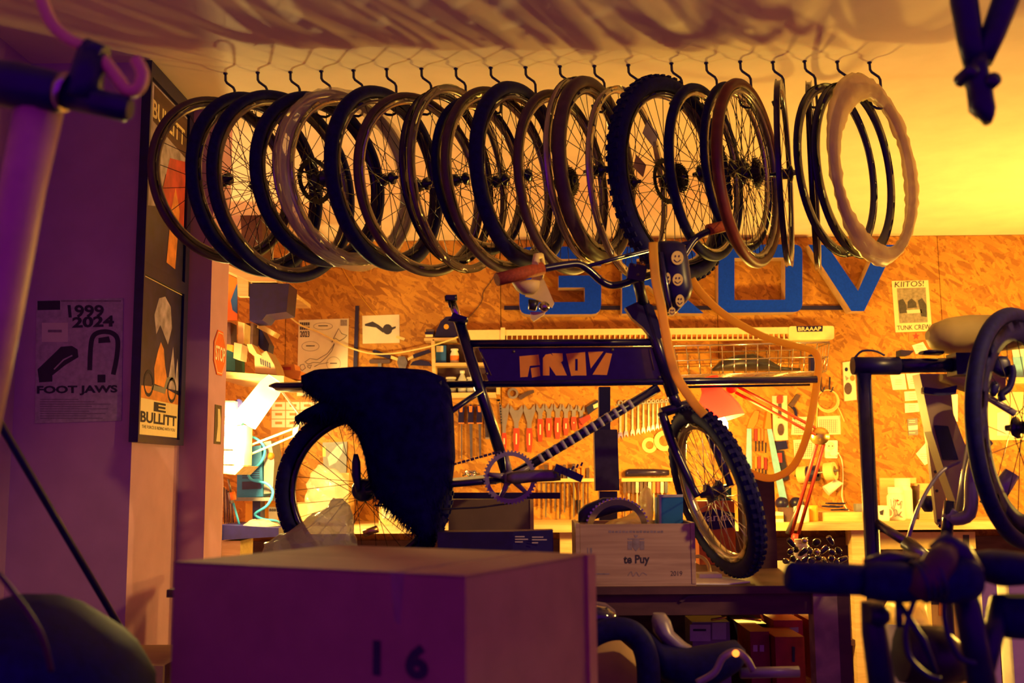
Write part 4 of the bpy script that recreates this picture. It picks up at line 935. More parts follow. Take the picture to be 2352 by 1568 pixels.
# ---------------------------------------------------------------- hanging hand tools
G1 = 'cone wrenches with red handles'
for k, (x, hy0, hy1, hw, ty, tw) in enumerate(((1158, 994, 1036, 12, 925, 24), (1186, 983, 1036, 15, 930, 32), (1216, 983, 1038, 15, 928, 28), (1241, 962, 1014, 14, 926, 20), (1261, 960, 1004, 15, 926, 19), (1281, 959, 1008, 15, 926, 18.5), (1300, 960, 1000, 13, 926, 18), (1318, 957, 988, 13, 928, 17), (1335, 960, 985, 12, 930, 16))):
    t = thing('cone_wrench', 'flat steel cone wrench with red handle, %s from the seat tube' % ORD[k], 'wrench', P(x, hy1, YW - .01), 0, G1)
    part(t, 'handle', [(x - hw * .42, hy0), (x + hw * .42, hy0), (x + hw * .5, (hy0 + hy1) / 2), (x + hw * .3, hy1), (x - hw * .3, hy1), (x - hw * .5, (hy0 + hy1) / 2)], YW - .016, .012, 'red')
    part(t, 'head', [(x - hw * .32, hy0), (x - hw * .35, hy0 - 14), (x - tw * .5, ty + 14), (x - tw * .42, ty), (x - tw * .12, ty + 12), (x + tw * .12, ty + 12), (x + tw * .42, ty), (x + tw * .5, ty + 14), (x + hw * .35, hy0 - 14), (x + hw * .32, hy0)], YW - .012, .006, 'frame_grey')
    part(t, 'brand_mark', rect(x - 1.5, hy0 + 12, x + 1.5, hy1 - 16), YW - .0168, .0007, 'paper')
for k, x in enumerate((1059, 1081, 1101)):
    t = thing('hand_file', 'hand file with orange-topped dark handle, %s from the fur cover' % ORD[k], 'file', P(x, 1052, YW - .01), 0, 'files hanging beside the fur cover')
    part(t, 'handle', [(x - 8, 935), (x, 928), (x + 8, 935), (x + 6, 952), (x + 6, 970), (x - 7, 970), (x - 6, 952)], YW - .026, .024, 'black')
    part(t, 'handle_top', [(x - 4, 932), (x + 4, 932), (x + 3, 946), (x - 3, 946)], YW - .0268, .0007, 'orange'); part(t, 'collar', rect(x - 6, 970, x + 7, 973), YW - .026, .024, 'orange_dark')
    part(t, 'blade', [(x - 4 + k, 973), (x + 4, 973), (x + 4, 1052), (x - 2 + k, 1052)] if k else [(x, 973), (x + 2.5, 973), (x + 2.5, 1054), (x, 1054)], YW - .018, .006, 'steel')
t = thing('bit_holder', 'narrow steel bit holder beside the seat tube', 'holder', P(1121, 1008, YW)); part(t, 'plate', [(1112, 944), (1122, 944), (1132, 1008), (1115, 1008)], YW - .012, .010, 'frame_grey')
for k in range(4): part(t, 'bit', rect(1115 + k * 3.6, 950, 1116.6 + k * 3.6, 1004), YW - .016, .0038, 'steel_dark')
t = thing('ring_spanner', 'grey ring spanner head on the wall under the frame', 'wrench', P(1178, 918, YW)); MB().ring([(.034, 0), (.034, .012), (.02, .012), (.02, 0)], frame(P(1178, 903, YW - .0145), (0, 1, 0)), 20, False).build('ring_head', 'frame_grey', t)
part(t, 'shank', [(1190, 910), (1212, 898), (1226, 895), (1227, 901), (1212, 908), (1196, 918)], YW - .012, .008, 'tyre_brown')
b = MB()
for k in range(14):
    a = P(1142 + (k if k < 8 else 8 + (k - 8) * .3), 919 + max(0, k - 5) * 8 * .8, YW - .017); b.box(a, (.008, .006, .012))
b.build('chain_whip', 'steel_dark', None, 'short bicycle chain hanging beside the seat tube', 'chain')
G2 = 'combination wrenches in a row'
for k, x in enumerate((1425, 1438, 1453, 1466, 1478, 1490, 1500, 1510, 1520, 1530)):
    yb2 = 999 - k * 2.7; yt2 = 925 - k * .6; s_ = 1 - k * .045
    t = thing('combination_wrench', 'steel combination wrench on the rail, %s from the stand column' % ORD[k], 'wrench', P(x, yb2, YW - .01), 0, G2)
    part(t, 'shank', rect(x - 2.4 * s_, yt2 + 6, x + 2.4 * s_, yb2 - 6), YW - .017, .0085, 'steel')
    MB().ring([(.017 * s_, 0), (.017 * s_, .01), (.009 * s_, .01), (.009 * s_, 0)], frame(P(x, yt2, YW - .0185), (0, 1, 0)), 12, False).build('ring_end', 'steel', t)
    part(t, 'open_end', [(x - 3 * s_, yb2 - 8), (x + 3 * s_, yb2 - 8), (x + 5.4 * s_, yb2), (x + 4.6 * s_, yb2 + 9 * s_), (x + 1.6 * s_, yb2 + 2), (x - 1.6 * s_, yb2 + 2), (x - 4.6 * s_, yb2 + 9 * s_), (x - 5.4 * s_, yb2)], YW - .016, .009, 'chrome')
one('wrench_rail', 'thin grey rail holding the row of combination wrenches', 'rail', [(1415, 928), (1538, 920), (1538, 924), (1415, 932)], YW - .0085, .0075, 'grey')
for x, y, r_, lb in ((1492, 1022, 18, 'small cream sprocket guard hanging under the wrenches'), (1526, 1012, 24, 'larger cream drilled disc hanging behind the fork')):
    t = thing('guard_disc', lb, 'disc', P(x, y + r_, YW)); MB().ring([(r_ * .0026, 0), (r_ * .0026, .006), (r_ * .0014, .006), (r_ * .0014, 0)], frame(P(x, y, YW - (.0075 if r_ < 20 else .026)), (0, 1, 0)), 18, False).build('disc_plate', 'tape_cream', t)
MB().cols([(1436, 1080, 1094, .02), (1444, 1076, 1094, .03), (1500, 1076, 1092, .03), (1536, 1078, 1092, .03)], YW - .04).build('padded_roll', 'rim_dark', None, 'dark padded roll on the wall above the tool rack', 'roll')
# pegged tool racks
for nm, x0, x1, yr, lab_, st in (('right', 1428, 1545, 1098, 'pine tool rack with brown screwdrivers right of the stand column', 0), ('left', 1236, 1366, 1099, 'pine tool rack with orange screwdrivers left of the stand column', 1)):
    t = thing('tool_rack', lab_, 'rack', P((x0 + x1) / 2, yr + 8, YW)); part(t, 'rack_board', [(x0, yr), (x1, yr - 1), (x1, yr + 7), (x0, yr + 8)], YW - .06, .058, 'pine_h')
    rr = random.Random(st + 2); n = 11
    for k in range(n):
        x = x0 + 7 + k * (x1 - x0 - 12) / n; ln = rr.uniform(60, 92); hm = rr.choice(['orange', 'black', 'red_dark', 'tyre_brown', 'steel', 'blue_light', 'dark_wood'])
        s_ = thing('screwdriver', 'screwdriver in the rack %s of the stand column, %s from the column' % (nm, ORD[k] if nm == 'right' else ORD[10 - k]), 'screwdriver', P(x, yr + ln, YW - .03), 0, 'screwdrivers in the %s tool rack' % nm)
        hh = rr.uniform(20, 40) if st else rr.uniform(-2, 6)
        part(s_, 'handle', rnd_c(rect(x - 3.6, yr - hh, x + 3.6, yr - .5) if st else rect(x - 3.6, yr + 7.8, x + 3.6, yr + 34), 2.2), YW - .045, .022, hm)
        part(s_, 'shaft', rect(x - 1.5, yr + (7.8 if st else 34), x + 1.5, yr + ln), YW - .038, .009, 'steel' if k % 2 else 'dark_wood')
t = thing('sliding_pliers', 'yellow handled pliers hanging below the left tool rack', 'pliers', P(1322, 1180, YW)); part(t, 'handle', [(1309, 1107), (1318, 1107), (1328, 1145), (1322, 1150)], YW - .02, .016, 'yellow_strap'); part(t, 'handle', [(1322, 1107), (1328, 1107), (1334, 1146), (1328, 1150)], YW - .02, .016, 'orange_dark'); part(t, 'jaw', [(1322, 1148), (1334, 1148), (1332, 1178), (1326, 1178)], YW - .02, .012, 'steel_dark')
t = thing('cable_cutter', 'black hand tool clipped beside the stand column', 'tool', P(1360, 950, YW)); part(t, 'body', [(1346, 935), (1373, 918), (1377, 934), (1362, 944), (1352, 952)], YW - .03, .028, 'black'); part(t, 'white_scale', [(1362, 930), (1374, 924), (1376, 934), (1364, 938)], YW - .031, .0009, 'paper'); part(t, 'red_grip', [(1330, 962), (1354, 951), (1358, 960), (1338, 976)], YW - .0405, .022, 'red_dark')
# right-hand tools
for k, (q, h, lb) in enumerate((([(1716, 984), (1726, 984), (1727, 1080), (1713, 1080)], [(1716, 982), (1722, 962), (1734, 942), (1744, 944), (1740, 968), (1730, 984)], 'saw with pale blue blade and orange handle by the lamp arm'), ([(1762, 983), (1772, 983), (1812, 1165), (1795, 1165), (1774, 1060)], [(1756, 985), (1762, 945), (1770, 945), (1772, 985)], 'longer pale blue bladed saw leaning toward the tape rolls'))):
    t = thing('hand_saw', lb, 'saw', P(q[2][0], q[2][1], YW), 0, 'pale blue saws on the wall'); part(t, 'blade', q, YW - (.058 if k else .02), .008, 'blue_light'); part(t, 'handle', h, YW - (.062 if k else .03), .060 if k else .026, 'orange')
wbp = one('tool_board', 'pale peg board with red screwdriver behind the lamp arm', 'board', [(1774, 909), (1808, 908), (1810, 1010), (1776, 1012)], YW - .012, .011, 'paper')
part(wbp, 'driver_handle', rnd_c(rect(1785, 908, 1798, 926), 4), YW - .03, .017, 'red'); part(wbp, 'driver_shaft', rect(1788, 926, 1795, 960), YW - .024, .011, 'tyre_brown'); part(wbp, 'lower_handle', circ(1794, 986, 7, 14, 10), YW - .028, .015, 'dark_wood')
t = thing('angle_grip', 'dark brown grip tool beside the pale peg board', 'tool', P(1815, 960, YW)); part(t, 'grip', [(1812, 930), (1831, 904), (1839, 908), (1821, 936)], YW - .03, .028, 'dark_wood'); part(t, 'hook', strip(sp2([(1818, 932), (1826, 940), (1829, 954), (1825, 962)]), 5), YW - .025, .02, 'black')
rr = random.Random(8)
for k in range(8):
    x = 1736 + (k % 4) * 7.6; y0 = 986 + (k // 4) * 62 + rr.uniform(-3, 3); 
    t = thing('hanging_driver', 'thin handled driver hanging by the pale blue saws, %s from the front wheel' % ORD[k], 'tool', P(x, y0 + 80, YW), 0, 'drivers between the saws'); part(t, 'handle', rnd_c(rect(x - 3, y0, x + 3, y0 + 28), 2), YW - .024, .0235, rr.choice(['orange', 'orange_dark', 'black', 'red_dark'])); part(t, 'shaft', rect(x - 1, y0 + 28, x + 1, y0 + 52), YW - .018, .01, 'steel_dark')
t = thing('clamp_tool', 'black and red clamp hanging under the pale peg board', 'clamp', P(1800, 1110, YW)); part(t, 'jaw', [(1782, 1014), (1806, 1012), (1810, 1030), (1784, 1034)], YW - .04, .038, 'black'); part(t, 'bar', [(1786, 1035), (1800, 1034), (1812, 1100), (1800, 1104)], YW - .03, .028, 'steel_dark'); part(t, 'handle', [(1784, 1040), (1796, 1040), (1797, 1062), (1786, 1062)], YW - .045, .0145, 'red_dark')
# cable coil on hooks
t = thing('cable_coil', 'coiled cream cable hanging on two black hooks', 'cable', P(1900, 942, YW))
for k in range(3):
    c = P(1900 + k * .8, 918 + k * 1.5, YW - .02 - k * .006); MB().ring([(.062 + k * .003 + .003 * math.cos(a), .003 * math.sin(a)) for a in (0, 1.05, 2.1, 3.14, 4.2, 5.2)], frame(c, (0, 1, .04 * k)), 36).build('loop', 'tape_cream', t)
MB().tube(spline([P(1878, 925, YW - .02), P(1876, 960, YW - .015), P(1875, 1000, YW - .015)], 4), .0028, 6).tube(spline([P(1921, 928, YW - .02), P(1932, 950, YW - .02), P(1939, 968, YW - .02)], 4), .0025, 6).build('tail', 'tape_cream', t)
for x in (1886, 1906): MB().tube(spline([P(x, 866, YW - .006), P(x - 1, 890, YW - .02), P(x + 3, 899, YW - .04), P(x + 8, 888, YW - .05)], 4), .0045, 6).build('black_hook', 'black', None, 'black double-bent hook holding the cream cable coil', 'hook', 'hooks of the cable coil')
# socket, charger
t = thing('wall_socket', 'white double wall socket with plug left of the stand post', 'socket', P(1911, 1053, YW)); part(t, 'face_plate', rnd_c(rect(1896, 1011, 1924, 1052), 3), YW - .02, .019, 'paper_white')
part(t, 'socket_well', circ(1908, 1024, 9, 10, 16), YW - .0212, .001, 'paper'); 
for x in (1904, 1912): part(t, 'pin_hole', circ(x, 1024, 1.4, 1.6, 8), YW - .022, .0007, 'print')
part(t, 'plug', [(1906, 1038), (1920, 1036), (1928, 1040), (1918, 1047), (1908, 1046)], YW - .07, .049, 'paper_white')
cable('charger_cable', 'thin white cable falling from the socket to the bench', [(1926, 1041, YW - .05), (1934, 1060, YW - .02), (1936, 1100, YW - .02), (1934, 1140, YW - .03), (1945, 1168, YW - .08), (1975, 1188, 6.2)], .003, 'paper_white')
# tape rolls on a spindle and paper roll
SP0 = P(1826, 1092, 6.378); SP1 = SP0 + Vector((.215, -.16, .03))
for k, (x, y, rx, ry, m, lb) in enumerate(((1842, 1092, 13, 19, 'tape_cream', 'cream tape roll nearest the long saw on the spindle'), (1860, 1090, 9, 18, 'black', 'black tape roll between two pale rolls on the spindle'), (1892, 1079, 14, 20, 'tape_cream', 'larger cream tape roll over the paper roll'))):
    t = thing('tape_roll', lb, 'tape', P(x, y + ry, 6.3), 0, 'tape rolls on the wall spindle'); r0 = ry * .00265
    MB().ring([(r0, -.028), (r0, .028), (r0 * .55, .028), (r0 * .55, -.028)], frame(SP0.lerp(SP1, (x - 1826) / 80), SP1 - SP0), 24, False).build('roll', m, t)
MB().tube([SP0, SP1], .008, 8).build('spindle', 'steel', None, 'steel spindle carrying the wall tape rolls', 'rod')
MB().tube([P(1906, 1096, 6.345), P(1926, 1106, 6.345), P(1897, 1127, 6.345)], [.004, .03, .034], 10).build('paper_roll', 'paper_white', None, 'white paper roll end hanging under the tape rolls', 'roll')

# ---------------------------------------------------------------- things standing on the back bench
def jar(name, label, x, yb, yt, wpx, Y, m, capm, cat='jar', neck=.8):
    a = P(x, yb, Y); a.z = WZ; h = P(x, yt, Y).z - WZ; r = (P(x + wpx / 2, yb, Y) - P(x, yb, Y)).x
    t = thing(name, label, cat, a)
    MB().lathe([(0, 0), (r * .94, 0), (r, .01), (r, h * .72), (r * neck, h * .8), (r * neck, h * .82), (0, h * .82)], Matrix.Translation(a), 20).build('body', m, t)
    MB().lathe([(r * neck * 1.04, h * .815), (r * neck * 1.04, h), (0, h)], Matrix.Translation(a), 20).build('lid', capm, t); return t
t = jar('storage_jar', 'white translucent jar with scribbled writing on the back bench', 2060, 1196, 1118, 40, 6.0, 'jar', 'white')
for k, pts in enumerate(([(2046, 1146), (2049, 1166), (2054, 1150), (2052, 1144)], [(2058, 1148), (2064, 1160), (2072, 1150), (2070, 1168)], [(2050, 1176), (2058, 1170), (2064, 1184), (2072, 1174)], [(2055, 1186), (2064, 1182), (2074, 1188)])): part(t, 'scribble', strip(sp2(pts), 1.2), 6.0 - .0545, .004, 'print_grey')
part(t, 'red_mark', [(2060, 1146), (2066, 1149), (2060, 1152)], 6.0 - .0545, .004, 'red')
jar('powder_jar', 'taller white jar behind the scribbled jar', 2077, 1196, 1098, 42, 6.15, 'paper_white', 'white')
t, xa, xc, zz = carton('frame_panel_board', 'pine picture board leaning behind the white jars', 2026, 2110, 1097, 6.33, .02, 'pine', WZ, 'board')
t, xa, xc, zz = carton('note_box', 'pine box right of the white jars', 2112, 2150, 1110, 6.1, .2, 'pine', WZ); part(t, 'dark_edge', rect(2108, 1112, 2112, 1189), 6.095, .1, 'dark_wood')
a = P(2028, 1194, 5.92); a.z = WZ; t = thing('mug', 'white patterned mug beside the stand post', 'mug', a)
MB().lathe([(0, 0), (.034, 0), (.036, .008), (.036, .085), (.033, .085), (.032, .01)], Matrix.Translation(a), 18).build('cup', 'white', t)
MB().tube(spline([a + Vector((.034 + .022 * math.sin(q), 0, .045 - .026 * math.cos(q))) for q in (0, .8, 1.57, 2.3, 3.14)], 3), .005, 6).build('handle', 'white', t)
part(t, 'pattern', [(2020, 1174), (2030, 1170), (2028, 1182), (2022, 1182)], 5.88, .002, 'print')
t, xa, xc, zz = carton('cable_tray', 'open pine tray of cables under the wall socket', 1890, 1982, 1176, 5.95, .2, 'pine_h', WZ, 'tray')
rr = random.Random(6)
for k in range(3):
    pts = [Vector((xa + .02 + rr.random() * (xc - xa - .04), 6.0 + rr.random() * .1, zz + .006 + k * .018 + rr.random() * .008)) for _ in range(7)]
    MB().tube(spline(pts, 6), .0045, 6).build('tangled_cable', 'black', None, 'tangled black cable piled on the pine tray', 'cable', 'black cables on the tray')
MB().span(Vector((P(1966, 1150, 6.0).x, 6.0, zz + .0005)), Vector((P(1988, 1150, 6.0).x, 6.05, zz + .045))).build('power_adapter', 'grey', None, 'dark grey power adapter on the pine tray', 'adapter')
t = jar('glue_can', 'plain yellow can on the back bench beside lamp arm', 1866, 1198, 1160, 26, 5.92, 'yellow_strap', 'yellow_strap', 'can', 1)
t = jar('squeeze_bottle', 'white squeeze bottle standing below the yellow can', 1842, 1212, 1150, 34, 5.86, 'jar', 'black', 'bottle', .35)
t, xa, xc, zz = carton('small_carton', 'small reddish cardboard box beside the lamp base', 1797, 1825, 1166, 5.9, .1, 'tyre_brown', WZ)
for k in range(3): MB().span((P(1780, 1200, 5.86).x, 5.86, WZ + k * .0185), (P(1800, 1200, 5.86).x, 6.0, WZ + k * .0185 + .018)).build('notebook', ('paper', 'orange_dark', 'paper')[k], None, ('bottom pale notebook in pile behind the display box', 'orange notebook sandwiched in the pile behind the display box', 'top pale notebook in pile behind the display box')[k], 'book', 'notebooks in a pile')
for x, lb in ((1795, 'black bench light head low on the wall behind the display box'), (1828, 'black rounded bottle cap shape beside the lamp base')): MB().lathe([(0, -.03), (.03, -.028), (.038, 0), (.03, .03), (0, .034)], frame(P(x, 1155, 6.275 if x < 1810 else 6.35), (.3, -1, .2)), 14).build('light_head', 'black', None, lb, 'light')
for k, (x0, x1, yt, m, lb) in enumerate(((735, 800, 1086, 'cardboard_light', 'yellow-lit cardboard box behind the rear wheel spokes'), (650, 732, 1155, 'cardboard_light', 'low cardboard box with white label behind rear tyre'), (870, 945, 1150, 'cardboard_light', 'barcode carton behind the fur cover'))):
    t, xa, xc, zz = carton('stock_box', lb, x0, x1, yt, 5.95 + k * .01, .2, m, WZ)
    part(t, 'label_sticker', rect(x0 + 8, yt + 14, x0 + 34, yt + 40), 5.945 + k * .01, .003, 'paper')
bg = crumple([(1072, 730, 745, .015), (1085, 722, 770, .03), (1110, 706, 790, .04), (1140, 700, 795, .045), (1160, 700, 790, .045), (1204, 700, 790, .045)], 5.845, 7, .018, 12, WZ)
bg.build('clear_bag', 'film', None, 'clear plastic bag in front of boxes behind rear wheel', 'bag')
t = thing('bolt_tray', 'grey tray of loose shiny bolts beside the chain', 'tray', P(1060, 1116, 5.9)); part(t, 'tray_body', [(1035, 1098), (1135, 1088), (1135, 1104), (1030, 1108)], 5.85, .12, 'grey')
part(t, 'shelf_bracket', rect(1030, 1108, 1140, 1112), 5.85, .5, 'black')
rr = random.Random(3)
for k in range(14): MB().tube([P(1058 + rr.random() * 40, 1080 + rr.random() * 12, 5.9), P(1062 + rr.random() * 40, 1082 + rr.random() * 12, 5.92)], .006, 6).build('bolt', 'chrome', t)

# ================================================================== pillar posters, stop sign, left alcove
XA = -1.322
fm = thing('poster_frame', 'tall black frame with two film-style cargo bike posters on the pillar', 'poster', (XA + .015, 3.70, 1.41))
MB().span((XA, 3.475, 1.41), (XA + .022, 3.945, 2.745)).build('backing', 'black', fm)
for a, c in (((3.475, 1.41), (3.945, 1.43)), ((3.475, 2.69), (3.945, 2.745)), ((3.475, 1.43), (3.487, 2.69)), ((3.90, 1.43), (3.945, 2.69)), ((3.487, 1.985), (3.90, 2.03))):
    MB().span((XA + .022, a[0], a[1]), (XA + .032, c[0], c[1])).build('frame_bar', 'black', fm)
XF = XA + .0225
def FP(u, v, z0, z1): return Vector((XF, 3.487 + u * .413, z0 + v * (z1 - z0)))
def fpoly(parent, name, pts, z0, z1, m, lift=.0005):
    fr = [FP(u, v, z0, z1) for u, v in pts]; return MB().prism([p + Vector((lift, 0, 0)) for p in fr], [p + Vector((lift - .0005, 0, 0)) for p in fr]).build(name, m, parent)
def ftext(s, u0, v0, u1, v1, z0, z1, m, parent, fw=0): return text(s, [FP(u0, v1, z0, z1), FP(u1, v1, z0, z1), FP(u1, v0, z0, z1), FP(u0, v0, z0, z1)], m, parent, font_w=fw, t=.0016)
lo = (1.432, 1.983)
ps = fpoly(fm, 'poster_sheet', rect(0, 0, 1, 1), *lo, 'poster_night')
fpoly(ps, 'title_block', rect(.02, .01, .98, .235), *lo, 'poster_cream', .001)
fpoly(ps, 'sand_ground', [(.02, .235), (.98, .235), (.98, .30), (.6, .33), (.02, .31)], *lo, 'poster_orange', .001)
fpoly(ps, 'pale_cloud', [(.3, .78), (.36, .66), (.45, .73), (.55, .68), (.66, .62), (.75, .74), (.70, .88), (.55, .93), (.4, .9)], *lo, 'poster_pale', .001)
fpoly(ps, 'crystal_peak', [(.70, .38), (.80, .62), (.88, .40), (.93, .55), (.97, .38), (.97, .33), (.7, .33)], *lo, 'poster_pale', .001)
fpoly(ps, 'flame_shape', [(.36, .34), (.34, .44), (.42, .56), (.48, .62), (.56, .58), (.60, .48), (.66, .40), (.60, .33)], *lo, 'poster_orange', .0011)
for cu_, cv in ((.22, .335), (.80, .325)): fpoly(ps, 'drawn_wheel', strip(circ(cu_, cv, .105, .075, 20) + [(cu_ + .105, cv)], .022), *lo, 'print', .0016)
fpoly(ps, 'drawn_cargo_bike', [(.28, .30), (.62, .29), (.70, .38), (.82, .40), (.82, .42), (.66, .40), (.6, .33), (.3, .33)], *lo, 'grey', .0016)
ftext('E', .36, .165, .66, .225, *lo, 'print', ps, .04); ftext('BULLITT', .06, .085, .95, .155, *lo, 'print', ps, .03); ftext('THE FORCE IS RIDING WITH YOU', .10, .05, .92, .07, *lo, 'print', ps)
fpoly(fm, 'poster_border', rect(0, .995, 1, 1.0), *lo, 'poster_cream', .001)
hi_ = (2.032, 2.688)
ps = fpoly(fm, 'poster_sheet', rect(0, 0, 1, 1), *hi_, 'poster_night')
fpoly(ps, 'pale_sky', [(.02, .30), (.30, .34), (.45, .55), (.98, .50), (.98, .99), (.02, .99)], *hi_, 'poster_pale', .001)
fpoly(ps, 'red_glow', [(.35, .40), (.98, .28), (.98, .72), (.55, .66)], *hi_, 'poster_red', .0013)
fpoly(ps, 'orange_streak', [(.55, .06), (.78, .05), (.85, .40), (.72, .52), (.62, .36)], *hi_, 'poster_orange', .0015)
fpoly(ps, 'dark_band', [(.10, .78), (.98, .74), (.98, .98), (.10, .98)], *hi_, 'dark_wood', .0014)
ftext('BULLITT', .08, .80, .92, .90, *hi_, 'poster_cream', ps, .02)
# stop sign and postcard on the pier face (x = -1.217)
XB = -1.217
def BP(u, v): return Vector((XB, u, v))
def bpoly(name, pts, m, parent=None, lift=.004, th=.0035, **k):
    fr = [BP(*p) for p in pts]; return MB().prism([p + Vector((lift, 0, 0)) for p in fr], [p + Vector((lift - th, 0, 0)) for p in fr]).build(name, m, parent, **k)
sc_, sr = (4.125, 1.78), .095
oct_ = [(sc_[0] + sr * math.cos(PI / 8 + k * PI / 4) * .92, sc_[1] + .004 + sr * 1.02 * math.sin(PI / 8 + k * PI / 4)) for k in range(8)]
sg = bpoly('stop_sign', oct_, 'sign_red', label='small red octagonal STOP sign on the lit pier', cat='sign')
edge = [(sc_[0] + (p[0] - sc_[0]) * .9, sc_[1] + (p[1] - sc_[1]) * .9) for p in oct_]
bpoly('white_outline', strip(edge + [edge[0]], .004), 'paper', sg, .0046, .0005)
text('STOP', [BP(4.06, 1.81), BP(4.19, 1.81), BP(4.19, 1.75), BP(4.06, 1.75)], 'paper_white', sg, font_w=.02, t=.0052)
pc = bpoly('postcard', [(4.085, 1.42), (4.175, 1.42), (4.175, 1.575), (4.085, 1.575)], 'photo_dark', label='dark portrait postcard under the STOP sign', cat='card', lift=.002, th=.0018)
bpoly('pale_shape', [(4.11, 1.43), (4.165, 1.43), (4.165, 1.52), (4.15, 1.56), (4.12, 1.56), (4.125, 1.49)], 'paper', pc, .0026, .0005)
# flat posters on the front-facing left wall
YLW = 3.505
fj = MB().px([(84, 690), (283, 684), (279, 966), (80, 972)], YLW - .003, .0025).build('foot_jaws_poster', 'print_pale', None, 'large faded FOOT JAWS poster with foot-shaped drawings on the dark wall', 'poster')
YJ = YLW - .0035
text('FOOT JAWS', pq4([(85, 886), (270, 884), (270, 906), (85, 909)], YJ), 'print', fj, font_w=.04)
text('1999', pq4([(155, 700), (238, 700), (240, 728), (158, 730)], YJ), 'print', fj, font_w=.03); text('2024', pq4([(166, 728), (262, 724), (262, 750), (166, 753)], YJ), 'print', fj, font_w=.04)
part(fj, 'header_block', [(86, 691), (138, 690), (138, 711), (86, 712)], YJ, .0004, 'print'); part(fj, 'header_line', rect(140, 689, 278, 693), YJ, .0004, 'print_grey')
part(fj, 'pale_card', rect(96, 741, 156, 785), YJ, .0004, 'paper'); part(fj, 'card_mark', rect(110, 757, 142, 763), YJ - .0003, .0004, 'print_grey')
part(fj, 'drawn_foot', [(86, 848), (110, 825), (140, 796), (165, 794), (178, 802), (180, 820), (150, 838), (120, 862), (120, 876), (90, 878)], YJ, .0004, 'print')
part(fj, 'foot_highlight', strip([(124, 848), (146, 826), (166, 816)], 3), YJ - .0003, .0003, 'print_pale')
part(fj, 'drawn_jaw', strip(sp2([(206, 850), (208, 800), (214, 772), (232, 762), (256, 764), (270, 780), (268, 820), (260, 860)]), 11), YJ, .0004, 'print')
part(fj, 'jaw_dark', [(226, 776), (250, 772), (254, 786), (226, 788)], YJ, .0004, 'print'); part(fj, 'jaw_block', rect(224, 860, 242, 878), YJ, .0004, 'print')
for k in range(9): part(fj, 'small_print', rect(92, 916 + k * 5.4, 180 + (k * 37 % 80), 918 + k * 5.4), YJ, .0004, 'print_grey')
pp = MB().px([(-12, 856), (18, 858), (20, 955), (-12, 958)], YLW - .003, .0025).build('wall_sheet', 'paper', None, 'pale sheet pinned left of the FOOT JAWS poster', 'paper')

# ---------------------------------------------------------------- left alcove shelves and stock
sh = thing('wall_shelf', 'upper pine shelf board in the alcove beside the pier', 'shelf', P(560, 640, 5.6))
MB().px([(500, 596), (545, 618), (633, 636), (633, 646), (575, 646), (500, 612)], 5.30, .9).build('board', 'pine_h', sh)
MB().px([(544, 622), (570, 640), (570, 680), (546, 680)], 5.32, .05).build('bracket', 'pine', sh)
sh = thing('alcove_shelf', 'lower pine shelf board in the alcove holding cartons', 'shelf', P(560, 878, 5.6))
MB().px([(490, 851), (652, 863), (652, 878), (490, 866)], 5.45, .6).build('board', 'pine_h', sh)
def blk(name, label, q, Y, d, m, cat='box', group=None): return one(name, label, cat, q, Y, d, m, group)
blk('printer', 'black boxy machine on the wall under the upper shelf', [(573, 651), (664, 651), (658, 716), (612, 722), (602, 735), (573, 736)], 5.33, .2, 'black', 'machine')
o = blk('speaker_monitor', 'black screen behind the hanging wheels above the alcove shelf', [(626, 592), (690, 592), (690, 640), (630, 640)], 6.1, .05, 'black', 'screen')
blk('tall_speaker', 'dark brown tall box standing on the upper alcove shelf', [(552, 492), (600, 488), (604, 570), (590, 632), (566, 636), (556, 560)], 5.7, .2, 'dark_wood')
o = blk('leaflet', 'yellow-white leaflet leaning on the upper alcove shelf', [(606, 520), (628, 560), (626, 610), (598, 590)], 5.95, .01, 'paper_white', 'leaflet')
o = blk('blue_orange_board', 'orange and blue printed board in the alcove beside the STOP sign', [(505, 620), (545, 640), (545, 735), (505, 735)], 5.5, .02, 'orange', 'board'); part(o, 'blue_field', [(530, 690), (538, 668), (545, 650), (545, 720), (534, 712)], 5.495, .004, 'blue')
for k, (q, Y, m, lb) in enumerate((([(500, 738), (530, 740), (530, 790), (500, 790)], 5.52, 'dark_wood', 'dark purple-brown carton end on the alcove shelf'), ([(547, 738), (562, 742), (560, 790), (546, 788)], 5.42, 'cardboard_light', 'narrow yellow-lit carton between two dark cartons'), ([(564, 742), (582, 742), (580, 790), (563, 788)], 5.545, 'dark_wood', 'dark carton next to the narrow yellow carton'), ([(594, 740), (632, 762), (626, 772), (590, 752)], 5.585, 'cardboard_light', 'slim yellow carton slanting off the stacked cartons'), ([(538, 786), (556, 790), (552, 826), (536, 822)], 5.36, 'cardboard', 'small beige carton below the yellow carton'), ([(567, 790), (578, 790), (590, 812), (582, 816), (572, 808)], 5.36, 'cardboard_light', 'bent yellow card flap above the lettered box'), ([(520, 790), (534, 792), (532, 806), (520, 802)], 5.34, 'orange', 'little orange and white packet on the alcove shelf'), ([(580, 750), (600, 756), (618, 790), (615, 812), (598, 800), (582, 778)], 5.7, 'black', 'black bundle with red straps behind the cartons'))):
    o = blk('shelf_carton', lb, q, Y, .12, m, 'box', 'cartons on the alcove shelf')
o = blk('printed_box', 'brown cardboard box with dark lettering on the alcove shelf', [(584, 812), (612, 806), (630, 838), (636, 860), (586, 856)], 5.5, .2, 'cardboard'); [part(o, 'print_stroke', [(597 + k * 5, 822 + k * 2.4), (600.5 + k * 5, 823.5 + k * 2.4), (602 + k * 5, 838 + k * 2), (598.5 + k * 5, 836 + k * 2)], 5.499, .0009, 'print') for k in range(5)]
blk('teal_crate', 'dark teal box at the end of the alcove shelf', [(490, 800), (540, 806), (540, 852), (490, 848)], 5.6, .2, 'teal')
